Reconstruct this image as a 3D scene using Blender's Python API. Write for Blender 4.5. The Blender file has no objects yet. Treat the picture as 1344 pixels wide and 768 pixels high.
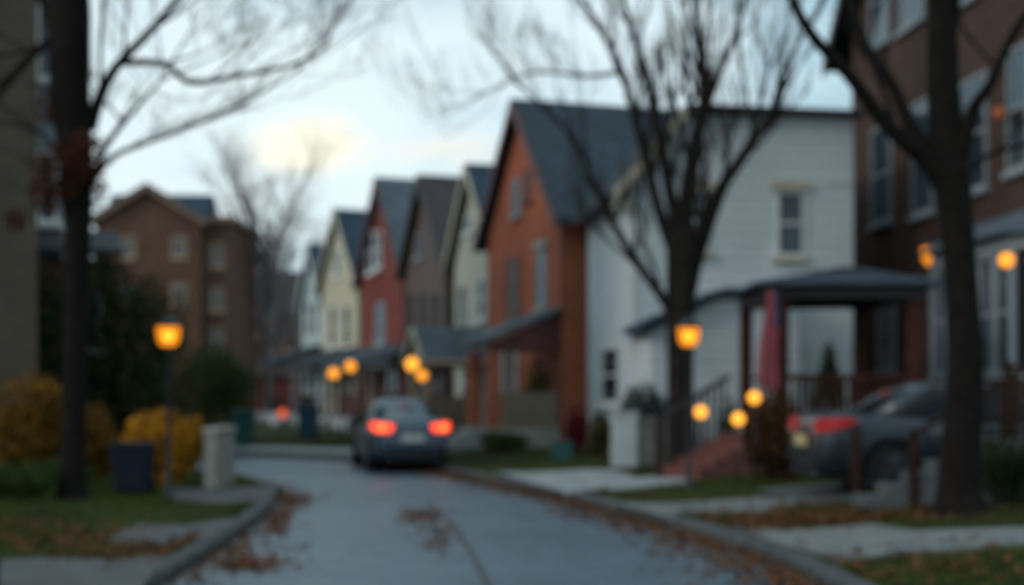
import bpy, math, random
import numpy as np
from mathutils import Vector, Matrix, noise
random.seed(11); rng = np.random.default_rng(11)
R = math.radians; PI = math.pi
sc = bpy.context.scene; COL = sc.collection
F = 1344*50/36; CX = 672; HY = 520; CH = 1.6

# ------------------------------------------------------------------ helpers
def at(px, py, Y): return Vector(((px-CX)/F*Y, Y, CH-(py-HY)/F*Y))
def tag(o, label=None, cat=None, group=None, kind=None):
    if label: o['label'] = label
    if cat: o['category'] = cat
    if group: o['group'] = group
    if kind: o['kind'] = kind
    return o
def thing(name, loc, rz=0, label=None, cat=None, group=None):
    o = bpy.data.objects.new(name, None); COL.objects.link(o); o.empty_display_size = .2
    o.location = loc; o.rotation_euler = (0, 0, rz)
    return tag(o, label, cat, group)
def link(name, me, mat, parent=None, smooth=False):
    if mat:
        for m in (mat if isinstance(mat, (list, tuple)) else [mat]): me.materials.append(m)
    if smooth: me.polygons.foreach_set('use_smooth', [True]*len(me.polygons))
    o = bpy.data.objects.new(name, me); COL.objects.link(o)
    if parent: o.parent = parent
    return o
def kids(o): return [c for c in bpy.data.objects if c.parent == o]
def copy_tree(o, parent=None):
    c = o.copy(); COL.objects.link(c); c.parent = parent
    for ch in kids(o): copy_tree(ch, c)
    return c

class MB:
    def __init__(s): s.v = []; s.f = []
    def add(s, vs, fs):
        b = len(s.v); s.v += [tuple(v) for v in vs]; s.f += [tuple(i+b for i in f) for f in fs]; return s
    def box(s, x0, x1, y0, y1, z0, z1):
        return s.add([(x0,y0,z0),(x1,y0,z0),(x1,y1,z0),(x0,y1,z0),(x0,y0,z1),(x1,y0,z1),(x1,y1,z1),(x0,y1,z1)],
                     [(0,3,2,1),(4,5,6,7),(0,1,5,4),(1,2,6,5),(2,3,7,6),(3,0,4,7)])
    def beam(s, a, b, w, h):
        a = Vector(a); b = Vector(b); d = (b-a).normalized(); up = Vector((0,0,1))
        if abs(d.z) > .98: up = Vector((0,1,0))
        r = d.cross(up).normalized()*w/2; u = r.cross(d).normalized()*h/2
        vs = [p+i*r+j*u for p in (a,b) for i,j in ((-1,-1),(1,-1),(1,1),(-1,1))]
        return s.add(vs, [(0,1,2,3),(7,6,5,4),(0,4,5,1),(1,5,6,2),(2,6,7,3),(3,7,4,0)])
    def tube(s, pts, rad, n=8, cap=True):
        pts = [Vector(p) for p in pts]; b = len(s.v); ref = Vector((0.31,0.87,.12)).normalized()
        for i, p in enumerate(pts):
            d = (pts[min(i+1,len(pts)-1)]-pts[max(i-1,0)]).normalized()
            r1 = d.cross(ref)
            if r1.length < .05: r1 = d.cross(Vector((1,0,0)))
            r1.normalize(); r2 = d.cross(r1); r = rad[i] if hasattr(rad,'__len__') else rad
            for k in range(n):
                a = 2*PI*k/n; s.v.append(tuple(p+r1*math.cos(a)*r+r2*math.sin(a)*r))
        for i in range(len(pts)-1):
            for k in range(n):
                a0=b+i*n+k; a1=b+i*n+(k+1)%n; s.f.append((a0,a1,a1+n,a0+n))
        if cap:
            s.f.append(tuple(b+k for k in range(n))[::-1]); s.f.append(tuple(b+(len(pts)-1)*n+k for k in range(n)))
        return s
    def lathe(s, prof, c=(0,0,0), n=20):
        b = len(s.v)
        for r, z in prof:
            for k in range(n):
                a=2*PI*k/n; s.v.append((c[0]+r*math.cos(a), c[1]+r*math.sin(a), c[2]+z))
        for i in range(len(prof)-1):
            for k in range(n):
                a0=b+i*n+k; a1=b+i*n+(k+1)%n; s.f.append((a0,a1,a1+n,a0+n))
        s.f.append(tuple(b+k for k in range(n))[::-1]); s.f.append(tuple(b+(len(prof)-1)*n+k for k in range(n)))
        return s
    def ball(s, c, r, sx=1, sy=1, sz=1, n=16, m=10):
        pr = [(max(r*math.sin(PI*i/m),1e-4), -r*math.cos(PI*i/m)) for i in range(m+1)]
        b = len(s.v); s.lathe(pr, (0,0,0), n)
        for i in range(b, len(s.v)):
            x,y,z = s.v[i]; s.v[i] = (c[0]+x*sx, c[1]+y*sy, c[2]+z*sz)
        return s
    def prism(s, poly, ext, axis='y'):       # poly 2D pts; extruded from ext[0] to ext[1] along axis
        n = len(poly)
        def P(a, b, e): return {'y':(a,e,b),'x':(e,a,b),'z':(a,b,e)}[axis]
        vs = [P(a,b,ext[0]) for a,b in poly]+[P(a,b,ext[1]) for a,b in poly]
        return s.add(vs, [tuple(range(n)), tuple(range(2*n-1,n-1,-1))]+[(i,(i+1)%n+0,(i+1)%n+n,i+n)[::-1] for i in range(n)])
    def loft(s, rings, closed=True, cap=True):
        n = len(rings[0]); b = len(s.v)
        for r in rings: s.v += [tuple(p) for p in r]
        for i in range(len(rings)-1):
            for k in range(n if closed else n-1):
                a0=b+i*n+k; a1=b+i*n+(k+1)%n; s.f.append((a0,a1,a1+n,a0+n))
        if cap:
            s.f.append(tuple(b+k for k in range(n))[::-1]); s.f.append(tuple(b+(len(rings)-1)*n+k for k in range(n)))
        return s
    def mesh(s, name, fix=True):
        me = bpy.data.meshes.new(name); me.from_pydata(s.v, [], s.f); me.update()
        if fix:
            import bmesh
            bm = bmesh.new(); bm.from_mesh(me); bmesh.ops.recalc_face_normals(bm, faces=bm.faces); bm.to_mesh(me); bm.free()
        return me
    def build(s, name, mat, parent=None, smooth=False, bevel=0, loc=None):
        if not s.v: return None
        o = link(name, s.mesh(name), mat, parent, smooth)
        if loc is not None: o.location = loc
        if bevel:
            m = o.modifiers.new('b','BEVEL'); m.width = bevel; m.segments = 2; m.limit_method = 'ANGLE'
        return o
def quads(name, V, mat, parent=None):           # V (N,4,3)
    N = len(V); me = bpy.data.meshes.new(name)
    me.vertices.add(4*N); me.vertices.foreach_set('co', V.reshape(-1).astype(np.float32))
    me.loops.add(4*N); me.loops.foreach_set('vertex_index', np.arange(4*N, dtype=np.int32))
    me.polygons.add(N); me.polygons.foreach_set('loop_start', np.arange(0,4*N,4,dtype=np.int32))
    me.update(calc_edges=True); me.validate()
    return link(name, me, mat, parent)

# ------------------------------------------------------------------ materials
class NT:
    def __init__(s, name):
        s.m = bpy.data.materials.new(name); s.m.use_nodes = True; s.t = s.m.node_tree; s.n = s.t.nodes
        s.b = s.n['Principled BSDF']; s.out = s.n['Material Output']
        s.co = s.n.new('ShaderNodeTexCoord')
    def nn(s, t, **k):
        x = s.n.new(t)
        for a, b in k.items(): setattr(x, a, b)
        return x
    def l(s, a, b): s.t.links.new(a, b)
    def noise(s, scale, vec=None, detail=4, rough=.6):
        x = s.nn('ShaderNodeTexNoise'); x.inputs['Scale'].default_value = scale; x.inputs['Detail'].default_value = detail
        x.inputs['Roughness'].default_value = rough
        s.l(vec or s.co.outputs['Object'], x.inputs['Vector']); return x.outputs['Fac']
    def ramp(s, fac, stops):
        x = s.nn('ShaderNodeValToRGB'); e = x.color_ramp.elements
        while len(e) < len(stops): e.new(.5)
        for i, (p, c) in enumerate(stops): e[i].position = p; e[i].color = (*c, 1) if len(c) == 3 else c
        s.l(fac, x.inputs['Fac']); return x.outputs['Color']
    def mix(s, fac, a, b, mode='MIX'):
        x = s.nn('ShaderNodeMix', data_type='RGBA', blend_type=mode)
        for sock, v in ((x.inputs[0], fac), (x.inputs[6], a), (x.inputs[7], b)):
            if hasattr(v, 'links'): s.l(v, sock)
            elif isinstance(v, (int, float)): sock.default_value = v
            else: sock.default_value = (*v, 1)
        return x.outputs[2]
    def bump(s, h, strength=.3, dist=.02):
        x = s.nn('ShaderNodeBump'); x.inputs['Strength'].default_value = strength; x.inputs['Distance'].default_value = dist
        s.l(h, x.inputs['Height']); s.l(x.outputs['Normal'], s.b.inputs['Normal'])
    def wallvec(s):      # (x+y, z) so that both wall directions carry the courses
        sp = s.nn('ShaderNodeSeparateXYZ'); s.l(s.co.outputs['Object'], sp.inputs[0])
        a = s.nn('ShaderNodeMath', operation='ADD'); s.l(sp.outputs[0], a.inputs[0]); s.l(sp.outputs[1], a.inputs[1])
        c = s.nn('ShaderNodeCombineXYZ'); s.l(a.outputs[0], c.inputs[0]); s.l(sp.outputs[2], c.inputs[1]); return c.outputs[0]
def sc3(c, k): return tuple(min(1, x*k) for x in c)
def plain(name, c, rough=.6, var=.25, scale=3, metal=0, bump=0, coat=0):
    t = NT(name); f = t.noise(scale); col = t.ramp(f, [(.3, sc3(c,1-var)), (.7, sc3(c,1+var))])
    t.l(col, t.b.inputs['Base Color']); t.b.inputs['Roughness'].default_value = rough; t.b.inputs['Metallic'].default_value = metal
    if rough > .5 and not metal: t.b.inputs['Specular IOR Level'].default_value = .12
    if coat: t.b.inputs['Coat Weight'].default_value = coat; t.b.inputs['Coat Roughness'].default_value = .08
    if bump: t.bump(t.noise(scale*8), .4, bump)
    return t.m
def brick(name, c, c2, mortar=(.3,.28,.26), var=.3):
    t = NT(name); v = t.wallvec(); x = t.nn('ShaderNodeTexBrick'); t.l(v, x.inputs['Vector'])
    x.inputs['Color1'].default_value = (*c,1); x.inputs['Color2'].default_value = (*c2,1); x.inputs['Mortar'].default_value = (*mortar,1)
    x.inputs['Scale'].default_value = 1; x.inputs['Brick Width'].default_value = .22; x.inputs['Row Height'].default_value = .075
    x.inputs['Mortar Size'].default_value = .008; x.inputs['Mortar Smooth'].default_value = .3
    n = t.ramp(t.noise(.8, detail=6), [(.3, (1-var,)*3), (.7, (1,1,1))])
    t.l(t.mix(1, x.outputs['Color'], n, 'MULTIPLY'), t.b.inputs['Base Color']); t.b.inputs['Roughness'].default_value = .85; t.b.inputs['Specular IOR Level'].default_value = .15
    inv = t.nn('ShaderNodeMath', operation='SUBTRACT'); inv.inputs[0].default_value = 1; t.l(x.outputs['Fac'], inv.inputs[1]); t.bump(inv.outputs[0], .6, .01)
    return t.m
def siding(name, c, pitch=.15, groove=.5, var=.12):
    t = NT(name); sp = t.nn('ShaderNodeSeparateXYZ'); t.l(t.co.outputs['Object'], sp.inputs[0])
    m = t.nn('ShaderNodeMath', operation='FRACT'); d = t.nn('ShaderNodeMath', operation='DIVIDE'); d.inputs[1].default_value = pitch
    t.l(sp.outputs[2], d.inputs[0]); t.l(d.outputs[0], m.inputs[0])
    g = t.ramp(m.outputs[0], [(0, (groove,)*3), (.1, (1,1,1))])
    n = t.ramp(t.noise(.7, detail=6), [(.3, sc3(c,1-var)), (.7, c)])
    t.l(t.mix(1, n, g, 'MULTIPLY'), t.b.inputs['Base Color']); t.b.inputs['Roughness'].default_value = .6; t.bump(m.outputs[0], .8, .02)
    return t.m
def shingle(name, c):
    t = NT(name); x = t.nn('ShaderNodeTexBrick'); t.l(t.co.outputs['Object'], x.inputs['Vector'])
    sp = t.nn('ShaderNodeSeparateXYZ'); t.l(t.co.outputs['Object'], sp.inputs[0]); cb = t.nn('ShaderNodeCombineXYZ')
    a = t.nn('ShaderNodeMath', operation='ADD'); t.l(sp.outputs[1], a.inputs[0]); t.l(sp.outputs[2], a.inputs[1])
    t.l(sp.outputs[0], cb.inputs[0]); t.l(a.outputs[0], cb.inputs[1]); t.l(cb.outputs[0], x.inputs['Vector'])
    x.inputs['Color1'].default_value = (*sc3(c,.75),1); x.inputs['Color2'].default_value = (*sc3(c,1.25),1); x.inputs['Mortar'].default_value = (*sc3(c,.4),1)
    x.inputs['Scale'].default_value = 1; x.inputs['Brick Width'].default_value = .3; x.inputs['Row Height'].default_value = .2; x.inputs['Mortar Size'].default_value = .01
    n = t.ramp(t.noise(.9, detail=6), [(.3, (.65,)*3), (.7, (1.15,)*3)])
    t.l(t.mix(1, x.outputs['Color'], n, 'MULTIPLY'), t.b.inputs['Base Color']); t.b.inputs['Roughness'].default_value = .62; t.b.inputs['Specular IOR Level'].default_value = .25
    return t.m
def emit(name, c, k):
    t = NT(name); t.b.inputs['Base Color'].default_value = (*sc3(c,.5),1)
    t.b.inputs['Emission Color'].default_value = (*c,1); t.b.inputs['Emission Strength'].default_value = k; return t.m
def lampglass(name, c, k, tr=.5):     # milky lit glass, lets the bulb behind it show
    t = NT(name); e = t.nn('ShaderNodeEmission'); e.inputs[0].default_value = (*c,1); e.inputs[1].default_value = k
    p = t.nn('ShaderNodeBsdfTransparent'); p.inputs[0].default_value = (1,.75,.35,1); m = t.nn('ShaderNodeMixShader'); m.inputs[0].default_value = tr
    t.l(e.outputs[0], m.inputs[1]); t.l(p.outputs[0], m.inputs[2]); t.l(m.outputs[0], t.out.inputs['Surface']); return t.m
def leafmat(name, a, b, rough=.6, scale=2.5, c=None):
    t = NT(name); f = t.noise(scale, detail=3); f2 = t.noise(40, detail=1)
    col = t.ramp(f, [(.32, a), (.55, b), (.72, c or b)])
    v = t.ramp(f2, [(.3, (.6,)*3), (.7, (1.3,)*3)])
    t.l(t.mix(1, col, v, 'MULTIPLY'), t.b.inputs['Base Color']); t.b.inputs['Roughness'].default_value = rough
    t.b.inputs['Specular IOR Level'].default_value = .08
    t.b.inputs['Subsurface Weight'].default_value = 0
    return t.m
def glass(name, c=(.02,.03,.04), rough=.08, spec=.6):
    t = NT(name); f = t.noise(1.2); t.l(t.ramp(f, [(.35, sc3(c,.6)), (.65, sc3(c,1.6))]), t.b.inputs['Base Color'])
    t.b.inputs['Roughness'].default_value = rough; t.b.inputs['Specular IOR Level'].default_value = spec; return t.m

M = dict(
 orange_brick=brick('orange brick', (.60,.16,.07), (.45,.11,.055), (.4,.2,.14)),
 red_brick=brick('red brick', (.26,.05,.035), (.19,.035,.028), (.22,.12,.1)),
 brown_brick=brick('brown brick', (.12,.052,.04), (.088,.038,.03), (.12,.08,.07)),
 dark_brick=brick('dark brown brick', (.105,.055,.04), (.08,.041,.03), (.1,.066,.052)),
 far_brick=brick('weathered brick', (.16,.078,.048), (.12,.055,.036), (.16,.11,.08)),
 tan_brick=brick('tan brick', (.125,.095,.07), (.1,.078,.058), (.09,.075,.06)),
 knee_brick=brick('buff brick', (.34,.25,.18), (.27,.2,.145), (.26,.22,.18)),
 white_siding=siding('white siding', (.78,.82,.84), .25, .2, .2), cream_siding=siding('cream siding', (.58,.54,.43)),
 yellow_siding=siding('pale yellow siding', (.60,.52,.37)), grey_siding=siding('pale grey siding', (.26,.3,.34)),
 blue_siding=siding('pale blue siding', (.5,.6,.62)), mauve_siding=siding('mauve brown siding', (.125,.078,.068)),
 slate=shingle('blue slate shingle', (.04,.058,.078)), slate2=shingle('dark blue shingle', (.022,.05,.078)),
 slate_brown=shingle('brown shingle', (.065,.05,.052)), slate_grey=shingle('grey shingle', (.1,.12,.145)), slate_dark=shingle('black shingle', (.02,.025,.033)),
 white_trim=plain('white trim', (.72,.72,.7), .5, .08), cream_trim=plain('cream trim', (.55,.48,.36), .55, .12),
 dark_trim=plain('dark trim', (.05,.04,.04), .5), red_trim=plain('oxblood trim', (.12,.03,.025), .5),
 tan_trim=plain('tan trim', (.42,.28,.18), .6), brown_post=plain('weathered brown timber', (.032,.014,.01), .6, .3, 8), brown_trim=plain('brown trim', (.2,.13,.09), .6), stone=plain('limestone', (.36,.33,.28), .8, .2, 6, bump=.01),
 wood=plain('dimmed brown wood', (.055,.018,.012), .55, .35, 8), dark_wood=plain('dimmed dark wood', (.022,.008,.006), .5, .3, 8),  # gazebo woods darkened; dimmer light on the right put into their colour
 pink_step=plain('rose painted step', (.19,.075,.06), .7, .15, 6), dark_concrete=plain('dark concrete', (.095,.098,.1), .8, .25, 2.5, bump=.004), grey_trim=plain('weathered pale trim', (.27,.3,.32), .55, .1), mid_concrete=plain('walked concrete', (.17,.175,.172), .85, .2, 2.5, bump=.004), concrete=plain('worn concrete', (.31,.32,.32), .85, .16, 2.5, bump=.004),  # left paths, driveway and treads use a darker even concrete tone
 fieldstone=plain('fieldstone', (.15,.14,.13), .85, .5, 9, bump=.03), white_paint=plain('chalky white paint', (.42,.45,.46), .6, .12, 4),
 grey_stone=plain('grey stone', (.26,.25,.22), .85, .2, 5, bump=.01),
 kerb=plain('kerb concrete', (.075,.08,.082), .8, .3, 3, bump=.006), black_metal=plain('black metal', (.02,.022,.025), .4, .2, 5, .3),
 glass=glass('window glass'), curtain_glass=glass('curtained glass', (.16,.2,.22), .15, .5), car_glass=glass('car glass', (.008,.01,.013), .08, .2), sky_glass=glass('sky tinted rear glass', (.05,.07,.075), .05, 1.0),  # rear glass base lifted to pale teal, sky reflection put into the colour
 door_green=plain('dark green door paint', (.02,.05,.035), .4, .1), door_brown=plain('brown door paint', (.07,.035,.02), .45, .15),
 bark=plain('grey brown bark', (.022,.017,.014), .9, .45, 7, bump=.03), bark_near=plain('near black bark', (.011,.008,.0065), .85, .45, 9, bump=.03),  # nearest and left trees use an almost black bark tone
 bark_far=plain('hazed far bark', (.2,.165,.165), .9, .2, 4), blue_bin=plain('blue plastic', (.02,.06,.1), .45, .15), green_bin=plain('teal plastic', (.015,.07,.06), .45, .15),  # far bark made paler, distance haze put into its colour
 dark_bin=plain('navy plastic', (.01,.016,.028), .6, .15), teal_box=plain('sea green plastic', (.03,.12,.12), .45, .15),
 rubber=plain('tyre rubber', (.015,.015,.016), .8, .2, 20), rim=plain('alloy', (.3,.31,.33), .35, .1, 5, .8), rim_dark=plain('dark alloy', (.12,.12,.13), .35, .1, 5, .8),
 chrome=plain('bright metal', (.6,.6,.62), .2, .05, 5, 1), plate=plain('number plate', (.5,.5,.48), .5, .05), plate_yellow=plain('pale yellow plate', (.5,.42,.2), .5, .08),
 black_plastic=plain('black plastic', (.02,.02,.022), .6, .1), terracotta=plain('terracotta', (.3,.12,.07), .8, .15),
 lamp=lampglass('lit amber glass', (1,.33,.015), 1.25, .4), bulb=emit('lamp bulb', (1,.55,.12), 3.6),
 globe=emit('lit amber globe', (1,.36,.025), 1.35), globe_hot=emit('bright amber globe', (1,.40,.035), 1.6), globe_dim=emit('dim amber glow', (1,.22,.04), .07),
 globe_red=emit('red orange lamp', (1,.12,.02), .75), brake=emit('lit brake lamp', (1,.065,.02), 1.9), brake_core=emit('brake bulb', (1,.25,.05), 2.2),
 tail_dull=emit('dull red lamp', (.6,.012,.014), .12), indicator=plain('clear lamp', (.4,.38,.38), .15, .05),
)
def carpaint(name, c):
    t = NT(name); t.b.inputs['Base Color'].default_value = (*c,1); t.b.inputs['Metallic'].default_value = .45; t.b.inputs['Roughness'].default_value = .32
    t.b.inputs['Coat Weight'].default_value = .35; t.b.inputs['Coat Roughness'].default_value = .06
    n = t.noise(3, detail=6); t.l(t.ramp(n, [(.3, sc3(c,.85)), (.7, sc3(c,1.1))]), t.b.inputs['Base Color']); return t.m
M['car_blue'] = carpaint('blue grey car paint', (.065,.09,.12)); M['car_grey'] = carpaint('grey car paint', (.028,.036,.048))

# ------------------------------------------------------------------ world, sun, camera
w = bpy.data.worlds.new('World'); sc.world = w; w.use_nodes = True
nt = w.node_tree; N_ = nt.nodes; L_ = nt.links; bg = N_['Background']
sky = N_.new('ShaderNodeTexSky'); sky.sky_type = 'NISHITA'; sky.sun_disc = False
SUN_EL, SUN_AZ = 26, -118                        # azimuth from +Y, clockwise positive
sky.sun_elevation = R(SUN_EL); sky.sun_rotation = R(SUN_AZ)
sky.air_density = 1.2; sky.dust_density = 1.5; sky.ozone_density = 2
tc = N_.new('ShaderNodeTexCoord')
def wnoise(scale, stretch, loc, detail=4, rough=.5, dist=0.):
    mp = N_.new('ShaderNodeMapping'); mp.inputs['Scale'].default_value = stretch; mp.inputs['Location'].default_value = loc
    L_.new(tc.outputs['Generated'], mp.inputs['Vector']); n = N_.new('ShaderNodeTexNoise'); n.inputs['Scale'].default_value = scale
    n.inputs['Detail'].default_value = detail; n.inputs['Roughness'].default_value = rough; n.inputs['Distortion'].default_value = dist
    L_.new(mp.outputs[0], n.inputs['Vector']); return n.outputs['Fac']
def wramp(fac, stops):
    x = N_.new('ShaderNodeValToRGB'); e = x.color_ramp.elements
    while len(e) < len(stops): e.new(.5)
    for i,(p,c) in enumerate(stops): e[i].position = p; e[i].color = (*c,1)
    L_.new(fac, x.inputs['Fac']); return x.outputs['Color']
def wmix(f, a, b, mode='MIX'):
    x = N_.new('ShaderNodeMix'); x.data_type = 'RGBA'; x.blend_type = mode
    for s_, v in ((x.inputs[0], f), (x.inputs[6], a), (x.inputs[7], b)):
        if hasattr(v,'links'): L_.new(v, s_)
        elif isinstance(v,(int,float)): s_.default_value = v
        else: s_.default_value = (*v,1)
    return x.outputs[2]
K = 12.0
cl = wramp(wnoise(3.6, (1,1,2.4), (1.3,.2,.4), 3, .5, .3), [(.38, (.23,.40,.49)), (.5, (.37,.54,.62)), (.61, (.60,.73,.78))])
# warm break in the cloud above the end of the street
def lobe(px, py, wx, wy, name):
    d = at(px, py, 1); d.z -= CH; d.normalize()
    up = Vector((0,0,1)); rt = d.cross(up).normalized(); u = rt.cross(d)
    acc = None
    for axis, ww in ((rt, wx), (u, wy)):
        dp = N_.new('ShaderNodeVectorMath'); dp.operation = 'DOT_PRODUCT'; L_.new(tc.outputs['Generated'], dp.inputs[0]); dp.inputs[1].default_value = axis
        m = N_.new('ShaderNodeMath'); m.operation = 'DIVIDE'; L_.new(dp.outputs['Value'], m.inputs[0]); m.inputs[1].default_value = ww
        p = N_.new('ShaderNodeMath'); p.operation = 'MULTIPLY'; L_.new(m.outputs[0], p.inputs[0]); L_.new(m.outputs[0], p.inputs[1])
        if acc is None: acc = p.outputs[0]
        else:
            a = N_.new('ShaderNodeMath'); a.operation = 'ADD'; L_.new(acc, a.inputs[0]); L_.new(p.outputs[0], a.inputs[1]); acc = a.outputs[0]
    fr = N_.new('ShaderNodeVectorMath'); fr.operation = 'DOT_PRODUCT'; L_.new(tc.outputs['Generated'], fr.inputs[0]); fr.inputs[1].default_value = d
    g = N_.new('ShaderNodeMath'); g.operation = 'GREATER_THAN'; L_.new(fr.outputs['Value'], g.inputs[0]); g.inputs[1].default_value = 0
    e = N_.new('ShaderNodeMath'); e.operation = 'MULTIPLY'; L_.new(acc, e.inputs[0]); e.inputs[1].default_value = -1
    x = N_.new('ShaderNodeMath'); x.operation = 'EXPONENT'; L_.new(e.outputs[0], x.inputs[0])
    y = N_.new('ShaderNodeMath'); y.operation = 'MULTIPLY'; L_.new(x.outputs[0], y.inputs[0]); L_.new(g.outputs[0], y.inputs[1]); return y.outputs[0]
def soft(f, lo, hi, nz, amt):
    a = N_.new('ShaderNodeMath'); a.operation = 'MULTIPLY_ADD'; L_.new(nz, a.inputs[0]); a.inputs[1].default_value = amt; L_.new(f, a.inputs[2])
    m = N_.new('ShaderNodeMapRange'); m.interpolation_type = 'SMOOTHSTEP'; m.inputs['From Min'].default_value = lo; m.inputs['From Max'].default_value = hi
    L_.new(a.outputs[0], m.inputs['Value']); return m.outputs['Result']
nz = wnoise(7, (1,1,2.6), (3,1,2), 5, .6, .6)
brt = lobe(390, 150, .24, .11, 'b'); warm = lobe(402, 190, .058, .03, 'w'); warm2 = lobe(590, 196, .07, .02, 'w2')
cl = wmix(soft(brt, .55, 1.6, nz, 1.3), cl, (.68,.79,.82))
cl = wmix(soft(warm, .95, 1.5, nz, 1.1), cl, (.88,.86,.70))
cl = wmix(soft(warm2, 1.1, 2.0, nz, 1.3), cl, (.82,.76,.64))
# unseen sky overhead and behind the photographer, brightened to lift the walls
spz = N_.new('ShaderNodeSeparateXYZ'); L_.new(tc.outputs['Generated'], spz.inputs[0])
mr = N_.new('ShaderNodeMapRange'); mr.interpolation_type = 'SMOOTHSTEP'; mr.inputs['From Min'].default_value = .75; mr.inputs['From Max'].default_value = -.4
mr.inputs['To Min'].default_value = 0; mr.inputs['To Max'].default_value = 1; L_.new(spz.outputs[1], mr.inputs['Value'])
cl = wmix(mr.outputs['Result'], cl, wmix(1, cl, (1.15,1.12,1.10), 'MULTIPLY'))
clk = wmix(1, cl, (K,K,K), 'MULTIPLY')
L_.new(wmix(.9, sky.outputs[0], clk), bg.inputs['Color']); bg.inputs['Strength'].default_value = .1
sun = bpy.data.lights.new('sun','SUN'); sun.energy = .85; sun.angle = R(20); sun.color = (1,.97,.92)
so = bpy.data.objects.new('sun', sun); COL.objects.link(so)
sd = Vector((math.sin(R(SUN_AZ))*math.cos(R(SUN_EL)), math.cos(R(SUN_AZ))*math.cos(R(SUN_EL)), math.sin(R(SUN_EL))))
so.rotation_euler = (-sd).to_track_quat('-Z','Y').to_euler(); so.location = (0,0,60)
cam = bpy.data.cameras.new('camera'); co = bpy.data.objects.new('camera', cam); COL.objects.link(co); sc.camera = co
cam.lens = 50; cam.sensor_width = 36; cam.shift_y = (HY-384)/1344; co.location = (0,0,CH); co.rotation_euler = (PI/2,0,0)
cam.clip_start = .05; cam.clip_end = 4000
FOCUS, COC30 = 3.1, 15.5                        # lens focused close in front: the street is out of focus
cam.dof.use_dof = True; cam.dof.focus_distance = FOCUS
Kc = COC30/(1/FOCUS-1/30); cam.dof.aperture_fstop = .05/(Kc/F); cam.dof.aperture_blades = 0
vs = sc.view_settings; vs.view_transform = 'Standard'; vs.look = 'None'; vs.gamma = 1; vs.exposure = .14; vs.use_curve_mapping = False
sc.cycles.use_denoising = True; sc.cycles.max_bounces = 5; sc.cycles.diffuse_bounces = 3; sc.cycles.sample_clamp_indirect = 3
sc.cycles.transparent_max_bounces = 12

# ------------------------------------------------------------------ ground, road, kerbs
def cat(pts, n=10):
    P = [Vector(p) for p in pts]; out = []
    for i in range(len(P)-1):
        a = P[max(i-1,0)]; b = P[i]; c = P[i+1]; d = P[min(i+2,len(P)-1)]
        for k in range(n):
            t = k/n
            out.append(.5*((2*b)+(c-a)*t+(2*a-5*b+4*c-d)*t*t+(-a+3*b-3*c+d)*t**3))
    out.append(P[-1]); return out
Lp = cat([(-2.9,-14),(-2.93,-4),(-2.95,5),(-2.97,12),(-3.1,15.7),(-3.3,19),(-3.65,22),(-4.5,25.5),(-6.3,28.8),(-9.3,31),(-14,33),(-30,38),(-70,50)], 10)
Rp = cat([(2.7,-14),(2.7,-4),(2.7,5),(2.62,12.5),(2.3,15.5),(1.76,18.2),(.77,22.5),(-.5,26.7),(-1.9,31),(-3.9,35),(-8,38.2),(-13,40.2),(-29,46),(-69,58)], 10)
KW = .2
LA = np.array([(p.x,p.y) for p in Lp]); RA = np.array([(p.x,p.y) for p in Rp])
def sdist(P, A, side):                # signed distance, + outside the road
    P = np.asarray(P, float).reshape(-1,2); out = np.empty(len(P)); a = A[:-1]; d = A[1:]-A[:-1]; dd = (d*d).sum(1)
    for s0 in range(0, len(P), 4000):
        p = P[s0:s0+4000,None,:]-a[None]; t = np.clip((p*d).sum(2)/dd, 0, 1); q = p-t[...,None]*d; r = np.hypot(q[...,0], q[...,1])
        k = r.argmin(1); i = np.arange(len(k)); cr = d[k,0]*p[i,k,1]-d[k,1]*p[i,k,0]; sg = np.sign(cr)*side; out[s0:s0+4000] = r[i,k]*np.where(sg == 0, 1, sg)
    return out
def sm(t): t = np.clip(t,0,1); return t*t*(3-2*t)
def G(P):
    P = np.asarray(P, float).reshape(-1,2); dl = sdist(P, LA, 1)-KW; dr = sdist(P, RA, -1)-KW
    z = np.full(len(P), -.16); z = np.where(dl >= 0, .105+.05*sm(dl/4), z); z = np.where(dr >= 0, .105+.19*sm(dr/3.5), z)
    return z
def g(x, y): return float(G([(x,y)])[0])
def gp(px, py, dz=0.):               # pixel -> point on the terrain
    z = .15
    for _ in range(6):
        Y = (CH-z)*F/(py-HY); X = (px-CX)/F*Y; z = max(g(X,Y), 0)
    return Vector((X, Y, z+dz))
xs = sorted(set([-1500,-700,-300,-150,-100,-70]+list(np.arange(-60,-14,1.5))+list(np.arange(-14,12,.2))+list(np.arange(12,40,1.5))+[60,100,150,300,700,1500]))
ys = sorted(set([-900,-300,-100,-50,-30]+list(np.arange(-20,8,1.5))+list(np.arange(8,46,.2))+list(np.arange(46,110,2))+[130,160,220,350,600,1200,3000]))
XX, YY = np.meshgrid(xs, ys); P2 = np.stack([XX.ravel(), YY.ravel()], 1); ZZ = G(P2)
ZZ = ZZ+(ZZ > 0)*np.array([.03*noise.noise((x*.35, y*.35, 0)) if -30 < x < 30 and y < 90 else 0 for x, y in P2])
nx = len(xs); V3 = np.column_stack([P2, ZZ]); fs = [(j*nx+i, j*nx+i+1, (j+1)*nx+i+1, (j+1)*nx+i) for j in range(len(ys)-1) for i in range(nx-1)]
me = bpy.data.meshes.new('ground'); me.from_pydata([tuple(v) for v in V3], [], fs); me.update()
t = NT('lawn soil'); f = t.noise(.55, detail=6); f2 = t.noise(6, detail=5)
c1 = t.ramp(f, [(.35, (.03,.022,.012)), (.5, (.026,.038,.01)), (.65, (.045,.065,.014))]); v = t.ramp(f2, [(.3, (.6,)*3), (.7, (1.25,)*3)])
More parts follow.
